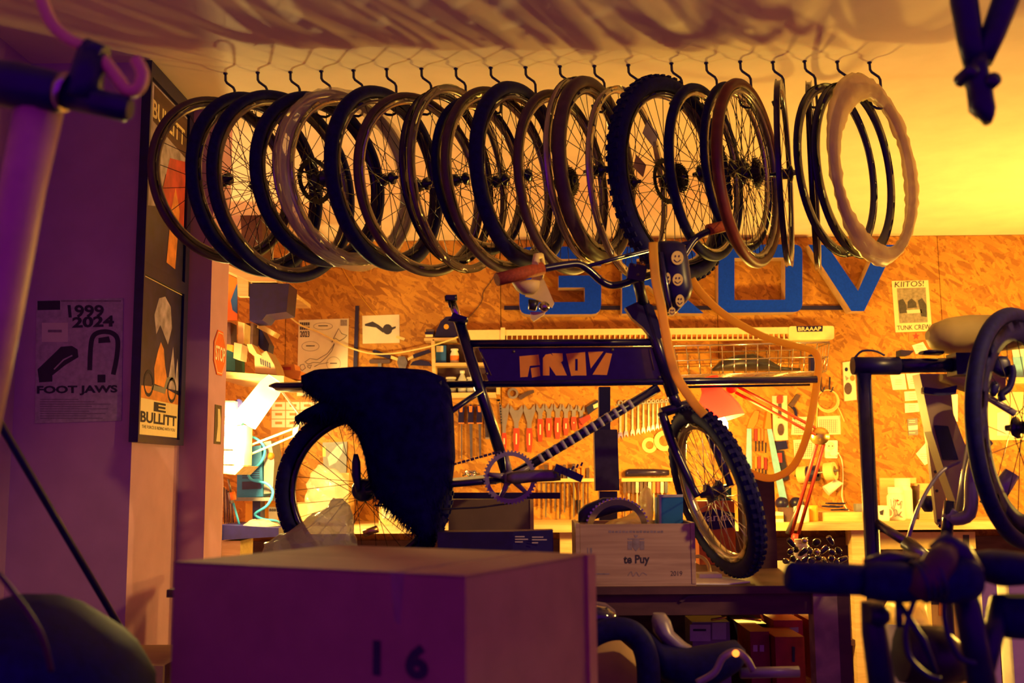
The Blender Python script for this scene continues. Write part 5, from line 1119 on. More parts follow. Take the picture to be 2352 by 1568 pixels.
o = blk('tool_caddy', 'orange plastic caddy with handle on the alcove shelf', [(628, 838), (676, 836), (678, 850), (691, 852), (690, 870), (634, 869), (630, 852)], 5.75, .15, 'orange_dark', 'caddy'); part(o, 'handle_slot', [(634, 843), (668, 842), (668, 849), (634, 850)], 5.745, .004, 'red_dark')
# lower left bench things
t = thing('blue_machine', 'blue bench grinder box with dial panel left of rear wheel', 'machine', P(575, 1140, 5.7))
MB().px([(545, 1030), (600, 1022), (604, 1140), (544, 1144)], 5.68, .22, ).build('body', 'blue_box', t); part(t, 'dark_panel', [(556, 1106), (598, 1104), (600, 1122), (556, 1124)], 5.675, .004, 'black'); part(t, 'side_panel', [(606, 1015), (622, 1012), (630, 1060), (626, 1132), (606, 1134)], 5.70, .2, 'grey')
part(t, 'base', rect(540, 1142, 632, 1150), 5.66, .26, 'grey'); part(t, 'stand_foot', rect(580, 1134, 598, 1205), 5.72, .1, 'black')
MB().lathe([(0, -.02), (.018, -.018), (.02, .0), (0, .01)], frame(P(622, 1047, 5.69), (.4, -1, 0)), 12).build('red_button', 'orange', t)
for k in range(5): part(t, 'vent', rect(556, 1076 + k * 5, 596, 1078 + k * 5), 5.677, .002, 'black')
st = thing('shelf_organizer', 'dark grey drawer organizer with lit yellow boxes beside pier', 'organizer', P(530, 1080, 5.2))
MB().px([(505, 918), (536, 920), (534, 1066), (505, 1066)], 5.22, .2).build('drawer_rack', 'grey', st)
for k in range(4): part(st, 'rack_bar', rect(506, 920 + k * 36, 537, 924 + k * 36), 5.212, .006, 'steel')
MB().px([(536, 980), (562, 976), (560, 1068), (534, 1072)], 5.26, .15).build('yellow_carton', 'cream', st); MB().px([(505, 1068), (560, 1070), (540, 1090), (505, 1086)], 5.22, .3).build('ledge', 'pine_h', st)
a = P(500, 1087, 5.222); c = P(511, 1087, 5.222); MB().span((a.x, 5.222, 0), (c.x, 5.244, a.z)).build('support', 'dark_wood', st)
t, xa, xc, zz = carton('label_box', 'yellow carton with BBB label on the left bench', 563, 640, 1155, 5.88, .2, 'yellow_strap', WZ); part(t, 'white_label', rect(617, 1164, 638, 1192), 5.876, .003, 'paper_white'); text('BBB', pq(619, 1168, 635, 1174, 5.875), 'print', t, font_w=.02)
hz = [P(*p) for p in ((560, 998, 5.58), (590, 1008, 5.6), (608, 1030, 5.62), (600, 1060, 5.64), (572, 1086, 5.64), (580, 1102, 5.64), (612, 1110, 5.63), (627, 1130, 5.63), (614, 1160, 5.63), (586, 1180, 5.64), (604, 1192, 5.66), (634, 1196, 5.72))]
e = P(650, 1200, 5.82); e.z = WZ + .0075; MB().tube(spline(hz + [e], 6), .0075, 6).build('air_hose', 'hose_blue', None, 'bright blue coiled air hose in front of the blue machine', 'cable')
t = thing('spray_gun', 'small orange collared air gun standing by the pier', 'tool', P(532, 1235, 5.4)); MB().tube([P(527, 1130, 5.4), P(533, 1155, 5.4)], .012, 8).build('body', 'steel', t); MB().tube([P(533, 1130, 5.4), P(536, 1148, 5.4)], .016, 10).build('collar', 'orange', t); MB().tube([P(536, 1155, 5.4), P(550, 1206, 5.4)], .006, 8).build('wand', 'hose_blue', t); MB().tube([P(524, 1100, 5.4), P(530, 1128, 5.4)], .006, 8).build('nozzle', 'steel', t)
for k in range(6): MB().tube([P(514 + k * 3.5, 1118 + k * 3, 5.5), P(516 + k * 4, 1202, 5.5)], .0034, 6).build('rod_stock', ('steel_dark', 'steel', 'black')[k % 3], None, 'thin metal rod in the corner, %s from the pier' % ORD[k], 'rod', 'rods in the corner')
t = thing('scrap_tray', 'black tray of scrap parts on the left bench edge', 'tray', P(560, 1235, 5.3)); MB().px([(505, 1205), (640, 1212), (640, 1232), (505, 1240)], 5.25, .35).build('tray_body', 'black', t); a = P(505, 1242, 5.3); c = P(552, 1242, 5.3); MB().span((a.x, 5.3, 0), (c.x, 5.55, a.z)).build('tray_support', 'pine_h', t)
bg = crumple([(1198, 575, 600, .05), (1206, 560, 630, .08), (1214, 552, 640, .09), (1222, 548, 644, .09)], 5.36, 3, .012, 18, P(570, 1209, 5.25).z - .003)
bg.build('wrap_bag', 'film_dark', None, 'torn grey plastic wrap over the black scrap tray', 'bag')
t = thing('spring_scale', 'dark clip tool below the green clamp beside the organizer', 'tool', P(548, 970, 5.35)); part(t, 'green_jaw', [(538, 940), (560, 942), (564, 962), (552, 976), (538, 974)], 5.3, .05, 'teal'); part(t, 'black_knob', circ(548, 926, 9, 10, 12), 5.3, .04, 'black'); part(t, 'orange_lever', [(552, 930), (566, 934), (566, 942), (552, 940)], 5.3, .03, 'orange_dark')

# ================================================================== repair stand and bike at the right
YS = 2.95
t = thing('repair_stand', 'black steel repair stand with square arm holding the pale bike', 'stand', (.969, YS, 0))
MB().tube([Vector((.969, YS, .03)), P(1984, 858, YS)], .021, 14).build('post', 'satin', t)
a = P(1958, 840, YS); c = P(2065, 840, YS); d = P(2195, 838, YS); e = P(2246, 836, YS)
MB().tube([a, c], .026, 12).build('arm_sleeve', 'black', t); MB().tube([c, d], .021, 12).build('arm', 'satin', t)
MB().box(d.lerp(e, .4), (.075, .07, .062)).build('clamp_jaw', 'black', t)
MB().box(Vector((.969, YS, .012)), (.5, .06, .024)).box(Vector((.969, YS - .2, .012)), (.06, .4, .024)).build('base', 'black', t)
MB().tube([P(2006, 1196, YS), P(2086, 1248, YS - .1)], .013, 10).tube([P(2080, 1244, YS - .1), P(2130, 1285, YS - .15)], .02, 8).build('brace', 'steel', t)
MB().tube(spline([P(1963, 822, YS), P(1980, 806, YS), P(2010, 806, YS), P(2032, 816, YS)], 4), .0035, 6).build('glasses', 'black', None, 'black spectacles resting on the repair stand arm', 'glasses')
MB().cols([(2115, 806, 814, .02), (2130, 803, 815, .03), (2160, 804, 816, .03)], YS).build('tyre_lever_pack', 'black', None, 'small black and red tool lying on stand arm', 'tool')
MB().px([(2069, 803), (2100, 805), (2090, 815), (2069, 816)], YS - .02, .04).build('matchbox', 'dark_wood', None, 'little brown box on the repair stand arm', 'box')

bk2 = thing('road_bike', 'pale beige bicycle with dark deep rear wheel held in the stand', 'bicycle', (P(2200, 1200, 3.0).x, 3.0, .9))
MB().cols([(2130, 760, 780, .02), (2145, 742, 800, .05), (2175, 730, 812, .07), (2215, 724, 815, .08), (2260, 724, 812, .085), (2310, 730, 805, .085), (2360, 740, 800, .07)], 3.12, 16).build('saddle', 'saddle_cream', bk2)
MB().cols([(2160, 858, 875, .02), (2195, 858, 892, .03), (2230, 862, 905, .03), (2300, 850, 900, .03)], 3.10).build('saddle_underside', 'saddle_cream', bk2)
part(bk2, 'tail_tongue', rnd_c([(2122, 888), (2160, 893), (2199, 884), (2196, 905), (2160, 908), (2121, 903)], 3), 2.98, .02, 'black')
part(bk2, 'seat_tube', [(2112, 858), (2180, 858), (2190, 950), (2232, 1060), (2244, 1180), (2205, 1180), (2172, 1090), (2140, 990)], 3.14, .06, 'frame_beige')
part(bk2, 'window_panel', rnd_c([(2146, 976), (2178, 978), (2202, 1056), (2166, 1056)], 3), 3.135, .004, 'black')
MB().tube([P(2246, 905, 3.05), P(2238, 960, 3.05), P(2240, 1020, 3.04), P(2224, 1090, 3.04), P(2205, 1190, 3.05)], [.03, .028, .026, .02, .016], 12).build('chain_stay', 'frame_grey', bk2)
MB().tube(spline([P(2268, 1010, 2.98), P(2245, 1040, 2.98), P(2232, 1100, 2.98), P(2226, 1180, 2.98), P(2180, 1190, 3.0), P(2190, 1170, 3.0)], 5), .019, 10).build('seat_stay', 'frame_grey', bk2)
MB().tube([P(2182, 1150, 3.0), P(2172, 1255, 3.0)], .016, 12).build('seat_post', 'satin', bk2)
MB().tube([P(2270, 1165, 2.96), P(2325, 1085, 2.94)], [.028, .022], 10).build('frame_arm', 'frame_grey', bk2)
wc = Vector((1.384, 2.886, 1.4115))
rw = thing('rear_wheel', None, None); rw.parent = bk2; rw.location = wc - Vector(bk2.location); rw.rotation_euler = (0, 0, math.radians(43))
wheel_parts(rw, .335, .021, AX.copy(), tyre='rubber', rim='rubber', rimd=.055, hub='cassette', spokes=20)
MB().rows([(818, 2288, 2312, .008), (830, 2280, 2320, .012), (850, 2276, 2324, .014), (866, 2300, 2318, .01)], 2.82).build('brake_caliper', 'black', bk2)
MB().tube(spline([P(2322, 838, 2.80), P(2326, 858, 2.80), P(2318, 890, 2.80), P(2300, 905, 2.80), P(2304, 920, 2.80)], 4), .010, 8).build('derailleur_arm', 'black', bk2)
MB().rows([(876, 2278, 2290, .008), (886, 2274, 2296, .01), (900, 2272, 2292, .01), (910, 2278, 2286, .006)], 2.80).build('jockey_wheel', 'black', bk2)
MB().tube([P(2258, 905, 2.84), P(2332, 950, 2.82)], .010, 8).build('stay_strut', 'frame_grey', bk2)
b = MB(); M = frame(P(2262, 1010, 2.92), (.9, -.45, 0)); b.ring([(.082, -.002), (.082, .002), (.064, .002), (.064, -.002)], M, 40, False)
for k in range(5):
    a = 2 * PI * k / 5; b.tube([M @ Vector((.015 * math.cos(a), .015 * math.sin(a), 0)), M @ Vector((.066 * math.cos(a), .066 * math.sin(a), 0))], .008, 6)
b.build('chainring', 'steel', bk2)
cable('brake_hose', 'grey hose arcing from the pale bike to the lower frame', [(2205, 1060, 2.95), (2168, 1078, 2.93), (2140, 1110, 2.92), (2112, 1160, 2.91), (2094, 1210, 2.9), (2078, 1268, 2.9)], .0055, 'frame_grey')
t = thing('perforated_strut', 'pale perforated strut standing beside the pale bike', 'strut', P(2176, 1215, 3.3))
MB().px([(2112, 870), (2134, 870), (2152, 1000), (2168, 1100), (2180, 1210), (2164, 1214), (2152, 1200), (2140, 1090), (2126, 980)], 3.30, .02).build('plate', 'frame_beige', t)
for x, y in ((2146, 1040), (2149, 1083), (2152, 1127), (2157, 1195), (2158, 1207)): part(t, 'hole', circ(x, y, 3.6, 3.4, 10), 3.2975, .0022, 'black')
MB().tube([P(2170, 1212, 3.32), Vector((P(2170, 1212, 3.32).x, 3.32, 0))], .012, 8).build('foot_rod', 'steel_dark', t)
MB().rows([(1138, 2120, 2138, .02), (1150, 2112, 2145, .03), (1162, 2116, 2144, .03), (1175, 2124, 2140, .015)], 3.6).build('dark_knob', 'black', t)

# papers at the far right; a cream sheet paints in the glow
for k, (q, m, lb) in enumerate((([(2150, 862), (2195, 868), (2198, 885), (2160, 896)], 'paper_white', 'white sheet on the wall under the cream saddle'), ([(2158, 905), (2200, 905), (2200, 968), (2160, 966)], 'paper_white', 'cluster of white papers between the pale tubes'), ([(2322, 790), (2352, 790), (2352, 870), (2336, 870)], 'paper_white', 'white panel seen through the deep rear wheel'), ([(2326, 820), (2350, 818), (2352, 866), (2334, 868)], 'blue_light', 'pale blue poster seen through the deep rear wheel'), ([(2290, 948), (2318, 940), (2318, 1000), (2290, 1000)], 'paper_white', 'white card seen below the derailleur'), ([(2270, 900), (2352, 900), (2352, 1010), (2262, 1010)], 'cream', 'cream sheet standing in for the bright wall glow behind the deep rear wheel'))):
    one('wall_paper_sheet', lb, 'paper', q, YW - .003 - (0 if k == 5 else .007 if k == 3 else .004), .002, m, 'papers at the wall right of the stand')
one('pin_shelf', 'small pine shelf on wall right of the pale bike', 'shelf', rect(2318, 866, 2420, 880), YW - .15, .149, 'pine_h')
jar('glass_bottle', 'small glass bottle on the back bench behind the deep wheel', 2290, 1190, 1128, 30, 5.9, 'jar', 'black', 'bottle', .5)

# shiny black bells on the bench end
rr = random.Random(12)
for k in range(22):
    lay = 0 if k < 10 else (1 if k < 18 else 2); j = k if k < 10 else (k - 10 if k < 18 else k - 18)
    x = (1806 + j * 14.5 if lay == 0 else (1813 + j * 16 if lay == 1 else 1818 + j * 30)) + rr.uniform(-2, 2); r_ = rr.uniform(.0095, .0125)
    a = P(x, 1270, 3.69 + (.055 if k % 2 else -.045)); a.z = BZ + .0205 + lay * .032 + rr.uniform(0, .004)
    ax = Vector((rr.uniform(-1, 1), rr.uniform(-1, .2), rr.uniform(-.4, 1))).normalized(); m = rr.choice(['gloss_black', 'gloss_black', 'gloss_black', 'steel_dark', 'chrome'])
    t = thing('bike_light', 'glossy small bicycle light or bell in the heap on bench end', 'light', a - Vector((0, 0, .014)), 0, 'bike lights and bells heaped on the bench end')
    if k % 3: MB().lathe([(0, r_), (r_ * .6, r_ * .8), (r_, r_ * .2), (r_, -r_ * .8), (r_ * .7, -r_ * 1.2), (0, -r_ * 1.2)], frame(a, ax), 14).build('housing', m, t)
    else: MB().tube([a - ax * .018, a - ax * .010, a + ax * .012, a + ax * .018], [.006, .009, .010, .008], 10).build('housing', m, t)
    MB().ring([(.005 + .0018 * math.cos(q), .0018 * math.sin(q)) for q in (0, 1.57, 3.14, 4.71)], frame(a - ax * .017, ax.orthogonal()), 10).build('bracket', 'black', t)
t = jar('lube_bottle', 'cream squeeze bottle with round shoulder behind the bells', 1842, 1290, 1208, 36, 3.86, 'jar', 'cream', 'bottle', .8)
for o in (t,):
    o.location.z = BZ
# ================================================================== foreground cardboard box
CZ = 1.155
c0 = Vector((-.083, 1.50)); ux = Vector((-.88, .475)).normalized(); uy = Vector((.475, .88)).normalized(); W_, D_ = .575, .43
def BX(u, v, z): q = c0 + ux * u + uy * v; return Vector((q.x, q.y, z))
t = thing('moving_box', 'large blurred brown cardboard box in front of the bench', 'box', BX(W_ / 2, D_ / 2, .62))
def wallp(a, b, z0, z1, th, n): return MB().prism([BX(*a, z0), BX(*b, z0), BX(*b, z1), BX(*a, z1)], [BX(*a, z0) + n * th, BX(*b, z0) + n * th, BX(*b, z1) + n * th, BX(*a, z1) + n * th])
wallp((0, 0), (W_, 0), .62, CZ - .002, .005, Vector((uy.x, uy.y, 0))).build('side_panel', 'cardboard', t)
wallp((0, .0055), (0, D_), .62, CZ - .002, .005, Vector((ux.x, ux.y, 0))).build('side_panel', 'cardboard', t)
wallp((W_, .0055), (W_, D_), .62, CZ - .002, -.005, Vector((ux.x, ux.y, 0))).build('side_panel', 'cardboard', t)
wallp((.006, D_), (W_ - .006, D_), .62, CZ - .002, -.005, Vector((uy.x, uy.y, 0))).build('side_panel', 'cardboard', t)
for a, c in ((0, .213), (.217, D_)): MB().prism([BX(0, a, CZ), BX(W_, a, CZ), BX(W_, c, CZ), BX(0, c, CZ)], [BX(0, a, CZ - .004), BX(W_, a, CZ - .004), BX(W_, c, CZ - .004), BX(0, c, CZ - .004)]).build('top_flap', 'cardboard', t)
MB().prism([BX(.11, -.0006, CZ + .0006), BX(.13, -.0006, CZ + .0006), BX(.13, D_, CZ + .0006), BX(.11, D_, CZ + .0006)], [BX(.11, -.0006, CZ + .0002), BX(.13, -.0006, CZ + .0002), BX(.13, D_, CZ + .0002), BX(.11, D_, CZ + .0002)]).build('packing_tape', 'film', t)
n_ = Vector((-uy.x, -uy.y, 0)) * .001
MB().prism([BX(.105, 0, CZ) + n_, BX(.13, 0, CZ) + n_, BX(.122, 0, CZ - .07) + n_, BX(.112, 0, CZ - .075) + n_], [BX(.105, 0, CZ), BX(.13, 0, CZ), BX(.122, 0, CZ - .07), BX(.112, 0, CZ - .075)]).build('tape_end', 'film', t)
for ch_, u0, u1 in (('1', .160, .146), ('6', .102, .062)): text(ch_, [BX(u0, 0, CZ - .10) + n_, BX(u1, 0, CZ - .10) + n_, BX(u1, 0, CZ - .15) + n_, BX(u0, 0, CZ - .15) + n_], 'print', t, font_w=.05)
MB().prism([BX(-.006, D_ * .93, CZ), BX(-.006, D_ * 1.005, CZ), BX(-.006, D_ * 1.005, .66), BX(-.006, D_ * .94, .66)], [BX(0, D_ * .93, CZ), BX(0, D_ * 1.005, CZ), BX(0, D_ * 1.005, .66), BX(0, D_ * .94, .66)]).build('torn_edge', 'cardboard_light', t)
t = thing('side_table', 'low wooden table under the large cardboard box', 'table', BX(W_ / 2, D_ / 2, 0))
MB().prism([BX(-.03, -.03, .615), BX(W_ + .03, -.03, .615), BX(W_ + .03, D_ + .03, .615), BX(-.03, D_ + .03, .615)], [BX(-.03, -.03, .59), BX(W_ + .03, -.03, .59), BX(W_ + .03, D_ + .03, .59), BX(-.03, D_ + .03, .59)]).build('table_top', 'dark_wood', t)
for u_ in (0, W_):
    for v_ in (0, D_): MB().tube([BX(u_, v_, 0), BX(u_, v_, .5895)], .02, 8).build('leg', 'dark_wood', t)

# ================================================================== foreground upper left: parked bike front end
YF = 1.42
t = thing('parked_bike', 'blurred bike front end with black bar and cream brake hose', 'bicycle', (-.78, YF, 0))
MB().tube([P(-60, 185, YF), P(40, 196, YF), P(120, 210, YF), P(150, 216, YF)], [.033, .034, .030, .026], 12).build('stem_body', 'black', t)
MB().tube([P(140, 208, YF - .002), P(158, 214, YF - .002)], .0285, 14).build('silver_ring', 'chrome', t)
MB().tube([P(156, 218, YF), P(230, 236, YF), P(290, 250, YF), P(300, 252, YF)], [.021, .019, .0185, .014], 12).build('handlebar_end', 'black', t)
MB().tube([P(188, 232, YF), P(200, 170, YF), P(214, 120, YF)], [.028, .024, .022], 10).build('riser_clamp', 'black', t)
MB().tube([P(196, 112, YF), P(240, 130, YF)], .016, 10).build('cable_clip', 'black', t)
MB().tube(spline([P(80, -60, YF), P(96, 0, YF), P(120, 55, YF), P(160, 92, YF), P(205, 112, YF), P(240, 142, YF), P(268, 178, YF), P(294, 208, YF), P(318, 202, YF), P(328, 170, YF), P(312, 136, YF)], 5), .0095, 10).build('brake_hose', 'hose_cream', t)
MB().tube([P(98, 214, YF + .02), P(52, 430, YF + .03), P(4, 700, YF + .05), P(-70, 1080, YF + .1)], [.034, .032, .031, .03], 12).build('head_tube', 'frame_pale', t)
a = P(-70, 1080, YF + .1); q = Vector((a.x - .10, a.y, .33)); MB().tube([a, q], [.028, .014], 10).build('fork', 'frame_pale', t)
w3 = thing('front_wheel', None, None); w3.parent = t; w3.location = q - Vector(t.location); w3.rotation_euler = (0, 0, math.radians(80)); wheel_parts(w3, .33, .02, AX.copy(), hub='front', spokes=24)
# rod and dark bag at lower left
a = P(-6, 962, 2.15); c = P(306, 1492, 2.5); d = (c - a).normalized(); e = c + d * (c.z / -d.z); MB().tube([a - d * .25, a, c, e], [.008, .009, .008, .006], 8).build('broom_rod', 'black', None, 'thin black rod leaning diagonally against the dark left wall', 'rod')
t = MB().rows([(1366, 30, 60, .02), (1376, 0, 120, .08), (1400, -60, 160, .14), (1440, -90, 210, .18), (1470, -100, 250, .20), (1500, -110, 285, .2), (1568, -120, 330, .2), (2050, -80, 300, .2)], 1.75, 18)
for v in t.v: v.z = max(v.z, 0)
t.build('duffel_bag', 'rubber', None, 'dark blurred bag standing below the thin rod', 'bag')
MB().tube(spline([P(-5, 1315, 1.5), P(35, 1365, 1.5), P(75, 1420, 1.5), P(100, 1470, 1.5), P(118, 1540, 1.52)], 5), .004, 6).build('bag_cord', 'tyre_brown', None, 'thin purple cord hanging over the dark bag', 'cord')
MB().span((-1.318, 3.12, 0), (-1.06, 3.50, .745)).build('wood_plinth', 'cardboard', None, 'low brown plinth at the foot of the lit pillar', 'plinth')

# foreground upper right: dark bike part hanging from the ceiling
YR = 1.62
t = thing('hanging_fork', 'dark blurred bike part hanging from the ceiling at the stand side', 'bike part', P(2250, 280, YR))
MB().tube([P(2212, -330, YR), P(2214, 0, YR), P(2228, 90, YR), P(2240, 150, YR)], [.02, .022, .02, .018], 10).build('leg', 'black', t)
MB().tube([P(2402, -330, YR), P(2310, 0, YR), P(2280, 80, YR), P(2254, 140, YR)], [.02, .022, .02, .018], 10).build('leg', 'black', t)
MB().rows([(130, 2224, 2268, .02), (160, 2216, 2266, .022), (182, 2212, 2270, .022), (200, 2222, 2276, .02), (230, 2226, 2280, .02), (252, 2228, 2284, .02), (268, 2244, 2282, .016), (284, 2262, 2276, .01)], YR, 14).build('dropout', 'black', t)
for x, y in ((2218, 174), (2268, 195)): MB().lathe([(0, -.026), (.012, -.025), (.012, .02)], frame(P(x, y, YR), (0, 1, 0)), 10).build('bolt_head', 'satin', t)
zt_ = P(2212, -330, YR); MB().span((zt_.x - .05, YR - .03, zt_.z), (P(2402, -330, YR).x + .05, YR + .03, 2.7495)).build('ceiling_mount', 'black', t)

# ================================================================== foreground lower right: dark bike with wrapped bars
YN = 1.62
t = thing('commuter_bike', 'dark blurred bike with thick wrapped handlebar in the foreground', 'bicycle', (P(2200, 1500, YN).x, YN, 0))
MB().tube([P(1806, 1322, YN), P(1818, 1324, YN), P(1900, 1328, YN), P(1985, 1332, YN)], [.017, .0235, .0245, .024], 14).build('bar_grip', 'rubber', t)
MB().cols([(1975, 1300, 1368, .03), (2020, 1288, 1382, .04), (2070, 1290, 1384, .045), (2110, 1300, 1378, .045), (2150, 1290, 1386, .05), (2200, 1272, 1384, .05), (2235, 1285, 1372, .04), (2250, 1310, 1360, .02)], YN, 16).build('brake_hood', 'rubber', t)
MB().tube([P(1990, 1300, YN + .02), P(2040, 1284, YN + .02), P(2110, 1290, YN + .02)], [.012, .014, .012], 10).build('lever_top', 'satin', t)
MB().tube([P(2100, 1360, YN - .03), P(2132, 1330, YN - .04), P(2160, 1290, YN - .03), P(2178, 1262, YN)], [.02, .024, .024, .018], 12).build('hood_horn', 'tyre_brown', t)
MB().tube([P(2148, 1268, YN), P(2172, 1250, YN), P(2200, 1270, YN), P(2240, 1320, YN)], [.014, .02, .022, .016], 10).build('cable_boot', 'black', t)
for k in range(4): MB().lathe([(.031, -.003), (.0335, 0), (.031, .003)], frame(P(2112 + k * 13, 1336 - k * 3, YN - .03), (1, 0, .25)), 14).build('bellows_ring', 'black', t)
MB().cols([(2224, 1284, 1300, .02), (2245, 1268, 1330, .05), (2290, 1262, 1345, .07), (2340, 1268, 1340, .08), (2420, 1280, 1330, .08)], YN + .12, 14).build('saddle', 'rubber', t)
MB().tube(spline([P(1985, 1352, YN), P(2060, 1362, YN), P(2110, 1368, YN), P(2160, 1378, YN), P(2200, 1370, YN)], 4), .006, 8).build('brake_lever', 'tyre_brown', t)
MB().tube([P(2210, 1340, YN + .05), P(2232, 1440, YN + .05), P(2260, 1600, YN + .05)], [.02, .021, .023], 12).build('head_tube', 'black', t)
MB().tube([P(2300, 1380, YN + .1), P(2278, 1470, YN + .06), P(2255, 1560, YN + .05)], [.018, .016, .016], 10).build('fork_blade', 'black', t)
MB().rows([(1368, 2290, 2400, .03), (1400, 2272, 2420, .05), (1440, 2276, 2430, .05), (1462, 2300, 2430, .03)], YN + .1).build('dark_pannier', 'rubber', t)
MB().tube([P(2000, 1380, YN + .1), P(2008, 1450, YN + .1), P(2030, 1600, YN + .1)], [.016, .020, .022], 12).build('stem_post', 'black', t)
MB().cols([(1992, 1388, 1430, .02), (2020, 1380, 1440, .025), (2036, 1395, 1430, .02)], YN + .08).build('lamp_bracket', 'black', t)
MB().tube(spline([P(2104, 1368, YN), P(2086, 1420, YN), P(2080, 1460, YN), P(2090, 1510, YN), P(2130, 1550, YN), P(2160, 1560, YN)], 5), .0042, 8).build('cable', 'black', t)
MB().tube(spline([P(2170, 1376, YN), P(2170, 1420, YN), P(2182, 1470, YN), P(2205, 1510, YN), P(2240, 1524, YN)], 5), .0048, 8).build('cable', 'black', t)
MB().tube([P(2064, 1378, YN), P(2066, 1440, YN)], .006, 8).tube([P(2066, 1384, YN), P(2120, 1470, YN), P(2150, 1545, YN)], [.004, .006, .004], 8).build('stay_rod', 'black', t)
MB().tube([P(2070, 1500, YN + .25), P(2150, 1508, YN + .25), P(2215, 1530, YN + .25)], [.05, .055, .03], 14).build('bottle_body', 'steel_dark', t)
MB().tube([P(2258, 1590, YN + .05), Vector((P(2270, 1600, YN).x, YN + .05, .34))], .028, 10).build('fork_tube', 'black', t)
w4 = thing('front_wheel', None, None); w4.parent = t; w4.location = Vector((P(2270, 1600, YN).x, YN + .05, .34)) - Vector(t.location); w4.rotation_euler = (0, 0, math.radians(60)); wheel_parts(w4, .34, .02, AX.copy(), hub='front', spokes=24)
# cartons and bin standing behind it on the floor
t, xa, xc, zz = carton('shipping_carton', 'tall orange-lit shipping carton with torn label under the back bench', 2128, 2225, 1372, 4.3, .3, 'cardboard_light', 0)
part(t, 'torn_label', [(2150, 1462), (2160, 1450), (2164, 1436), (2172, 1446), (2180, 1426), (2186, 1440), (2192, 1470), (2194, 1490), (2180, 1488), (2166, 1476), (2156, 1470)], 4.295, .003, 'paper_white')
part(t, 'orange_tape', rect(2157, 1380, 2178, 1414), 4.295, .003, 'orange_dark'); part(t, 'print_marks', rect(2140, 1382, 2156, 1388), 4.295, .003, 'print'); part(t, 'white_label', rect(2190, 1374, 2203, 1388), 4.295, .003, 'paper')
a = P(2090, 1500, 4.1); t = thing('waste_bin', 'pale waste bin lined with a white plastic bag', 'bin', (a.x, 4.25, 0))
MB().lathe([(0, 0), (.09, 0), (.11, P(2090, 1436, 4.1).z), (.105, P(2090, 1436, 4.1).z)], Matrix.Translation((a.x, 4.22, 0)), 20).build('bin_body', 'grey_light', t)
bg = MB().rows([(1380, 2046, 2120, .06), (1395, 2042, 2124, .11), (1415, 2040, 2122, .12), (1435, 2040, 2126, .125), (1442, 2048, 2118, .12)], 4.22, 18); rnd = random.Random(7); bg.v = [v + Vector((rnd.uniform(-.01, .01), rnd.uniform(-.012, .012), rnd.uniform(-.008, .008))) for v in bg.v]; bg.build('bag_liner', 'bag_white', t)
for x0, x1, y, lb in ((2252, 2290, 1318, 'white paper bundle seen through the dark bike near carton'), (2316, 2356, 1330, 'second white bundle behind the dark pannier')):
    a = P(x0, y, 3.9); c = P(x1, y + 40, 3.9); MB().prism([a, Vector((c.x, a.y, a.z + .01)), Vector((c.x - .01, a.y, 0)), Vector((a.x, a.y, 0))], [a + Vector((0, .1, 0)), Vector((c.x, a.y + .1, a.z)), Vector((c.x - .01, a.y + .1, 0)), Vector((a.x, a.y + .1, 0))]).build('paper_bundle', 'paper_white', None, lb, 'paper')

# ================================================================== under the bench
SZ = .6255
t, xa, xc, zz = carton('red_bin', 'red plastic parts bin on the lower bench shelf', 1770, 1836, 1462, 3.28, .2, 'red_dark', SZ, 'bin')
part(t, 'label_slot', rect(1820, 1485, 1826, 1520), 3.276, .003, 'black')
t, xa, xc, zz = carton('red_carton', 'red carton with white print beside the red bin', 1714, 1757, 1450, 3.34, .2, 'red_dark', SZ)
for x in (1730, 1745): part(t, 'print_mark', rect(x, 1481, x + 10, 1496), 3.336, .003, 'paper')
t, xa, xc, zz = carton('tyre_carton', 'red and white carton standing behind the red bin', 1768, 1834, 1424, 3.5, .2, 'red', SZ); part(t, 'white_stripe', [(1772, 1444), (1834, 1440), (1834, 1452), (1804, 1448), (1776, 1456)], 3.496, .003, 'grey_light')
t, xa, xc, zz = carton('spray_carton', 'dark red carton framed by the bent wire', 1850, 1900, 1424, 3.48, .2, 'red_dark', SZ); part(t, 'red_patch', rect(1868, 1455, 1898, 1488), 3.476, .003, 'red')
MB().tube(spline([P(1868, 1500, 3.24), P(1862, 1440, 3.24), P(1864, 1424, 3.24), P(1876, 1416, 3.24), P(1890, 1414, 3.24), P(1895, 1424, 3.24), P(1900, 1504, 3.24), Vector((P(1900, 1504, 3.24).x, 3.24, SZ))], 4), .003, 6).build('wire_loop', 'steel', None, 'bent steel wire loop before the dark red carton', 'wire')
t, xa, xc, zz = carton('lens_box', 'grey box with pale labels on the lower bench shelf', 1583, 1668, 1428, 3.36, .15, 'grey', SZ)
part(t, 'pale_label', rect(1585, 1434, 1632, 1472), 3.356, .003, 'grey_light'); part(t, 'pale_label', rect(1636, 1430, 1668, 1468), 3.356, .003, 'grey_light'); part(t, 'print_line', rect(1592, 1444, 1622, 1449), 3.3555, .0005, 'print')
MB().tube([P(1633, 1423, 3.3), P(1668, 1417, 3.3)], .004, 6).build('brass_rod', 'brass', None, 'thin brass rod on top of the grey box', 'rod'); 
MB().tube([P(1704, 1418, 3.3), P(1748, 1424, 3.3)], .005, 6).build('brass_rod', 'brass', None, 'thin brass rod above the red carton', 'rod')
t, xa, xc, zz = carton('black_crate', 'black crate on the lower shelf left of red carton', 1690, 1752, 1432, 3.56, .2, 'black', SZ)
MB().cols([(1312, 1382, 1440, .05), (1350, 1378, 1442, .09), (1390, 1384, 1440, .09), (1410, 1395, 1430, .06), (1418, 1410, 1420, .02)], 2.81, 14).build('black_dome', 'gloss_black', None, 'glossy black rounded fender below the wine crate', 'fender')
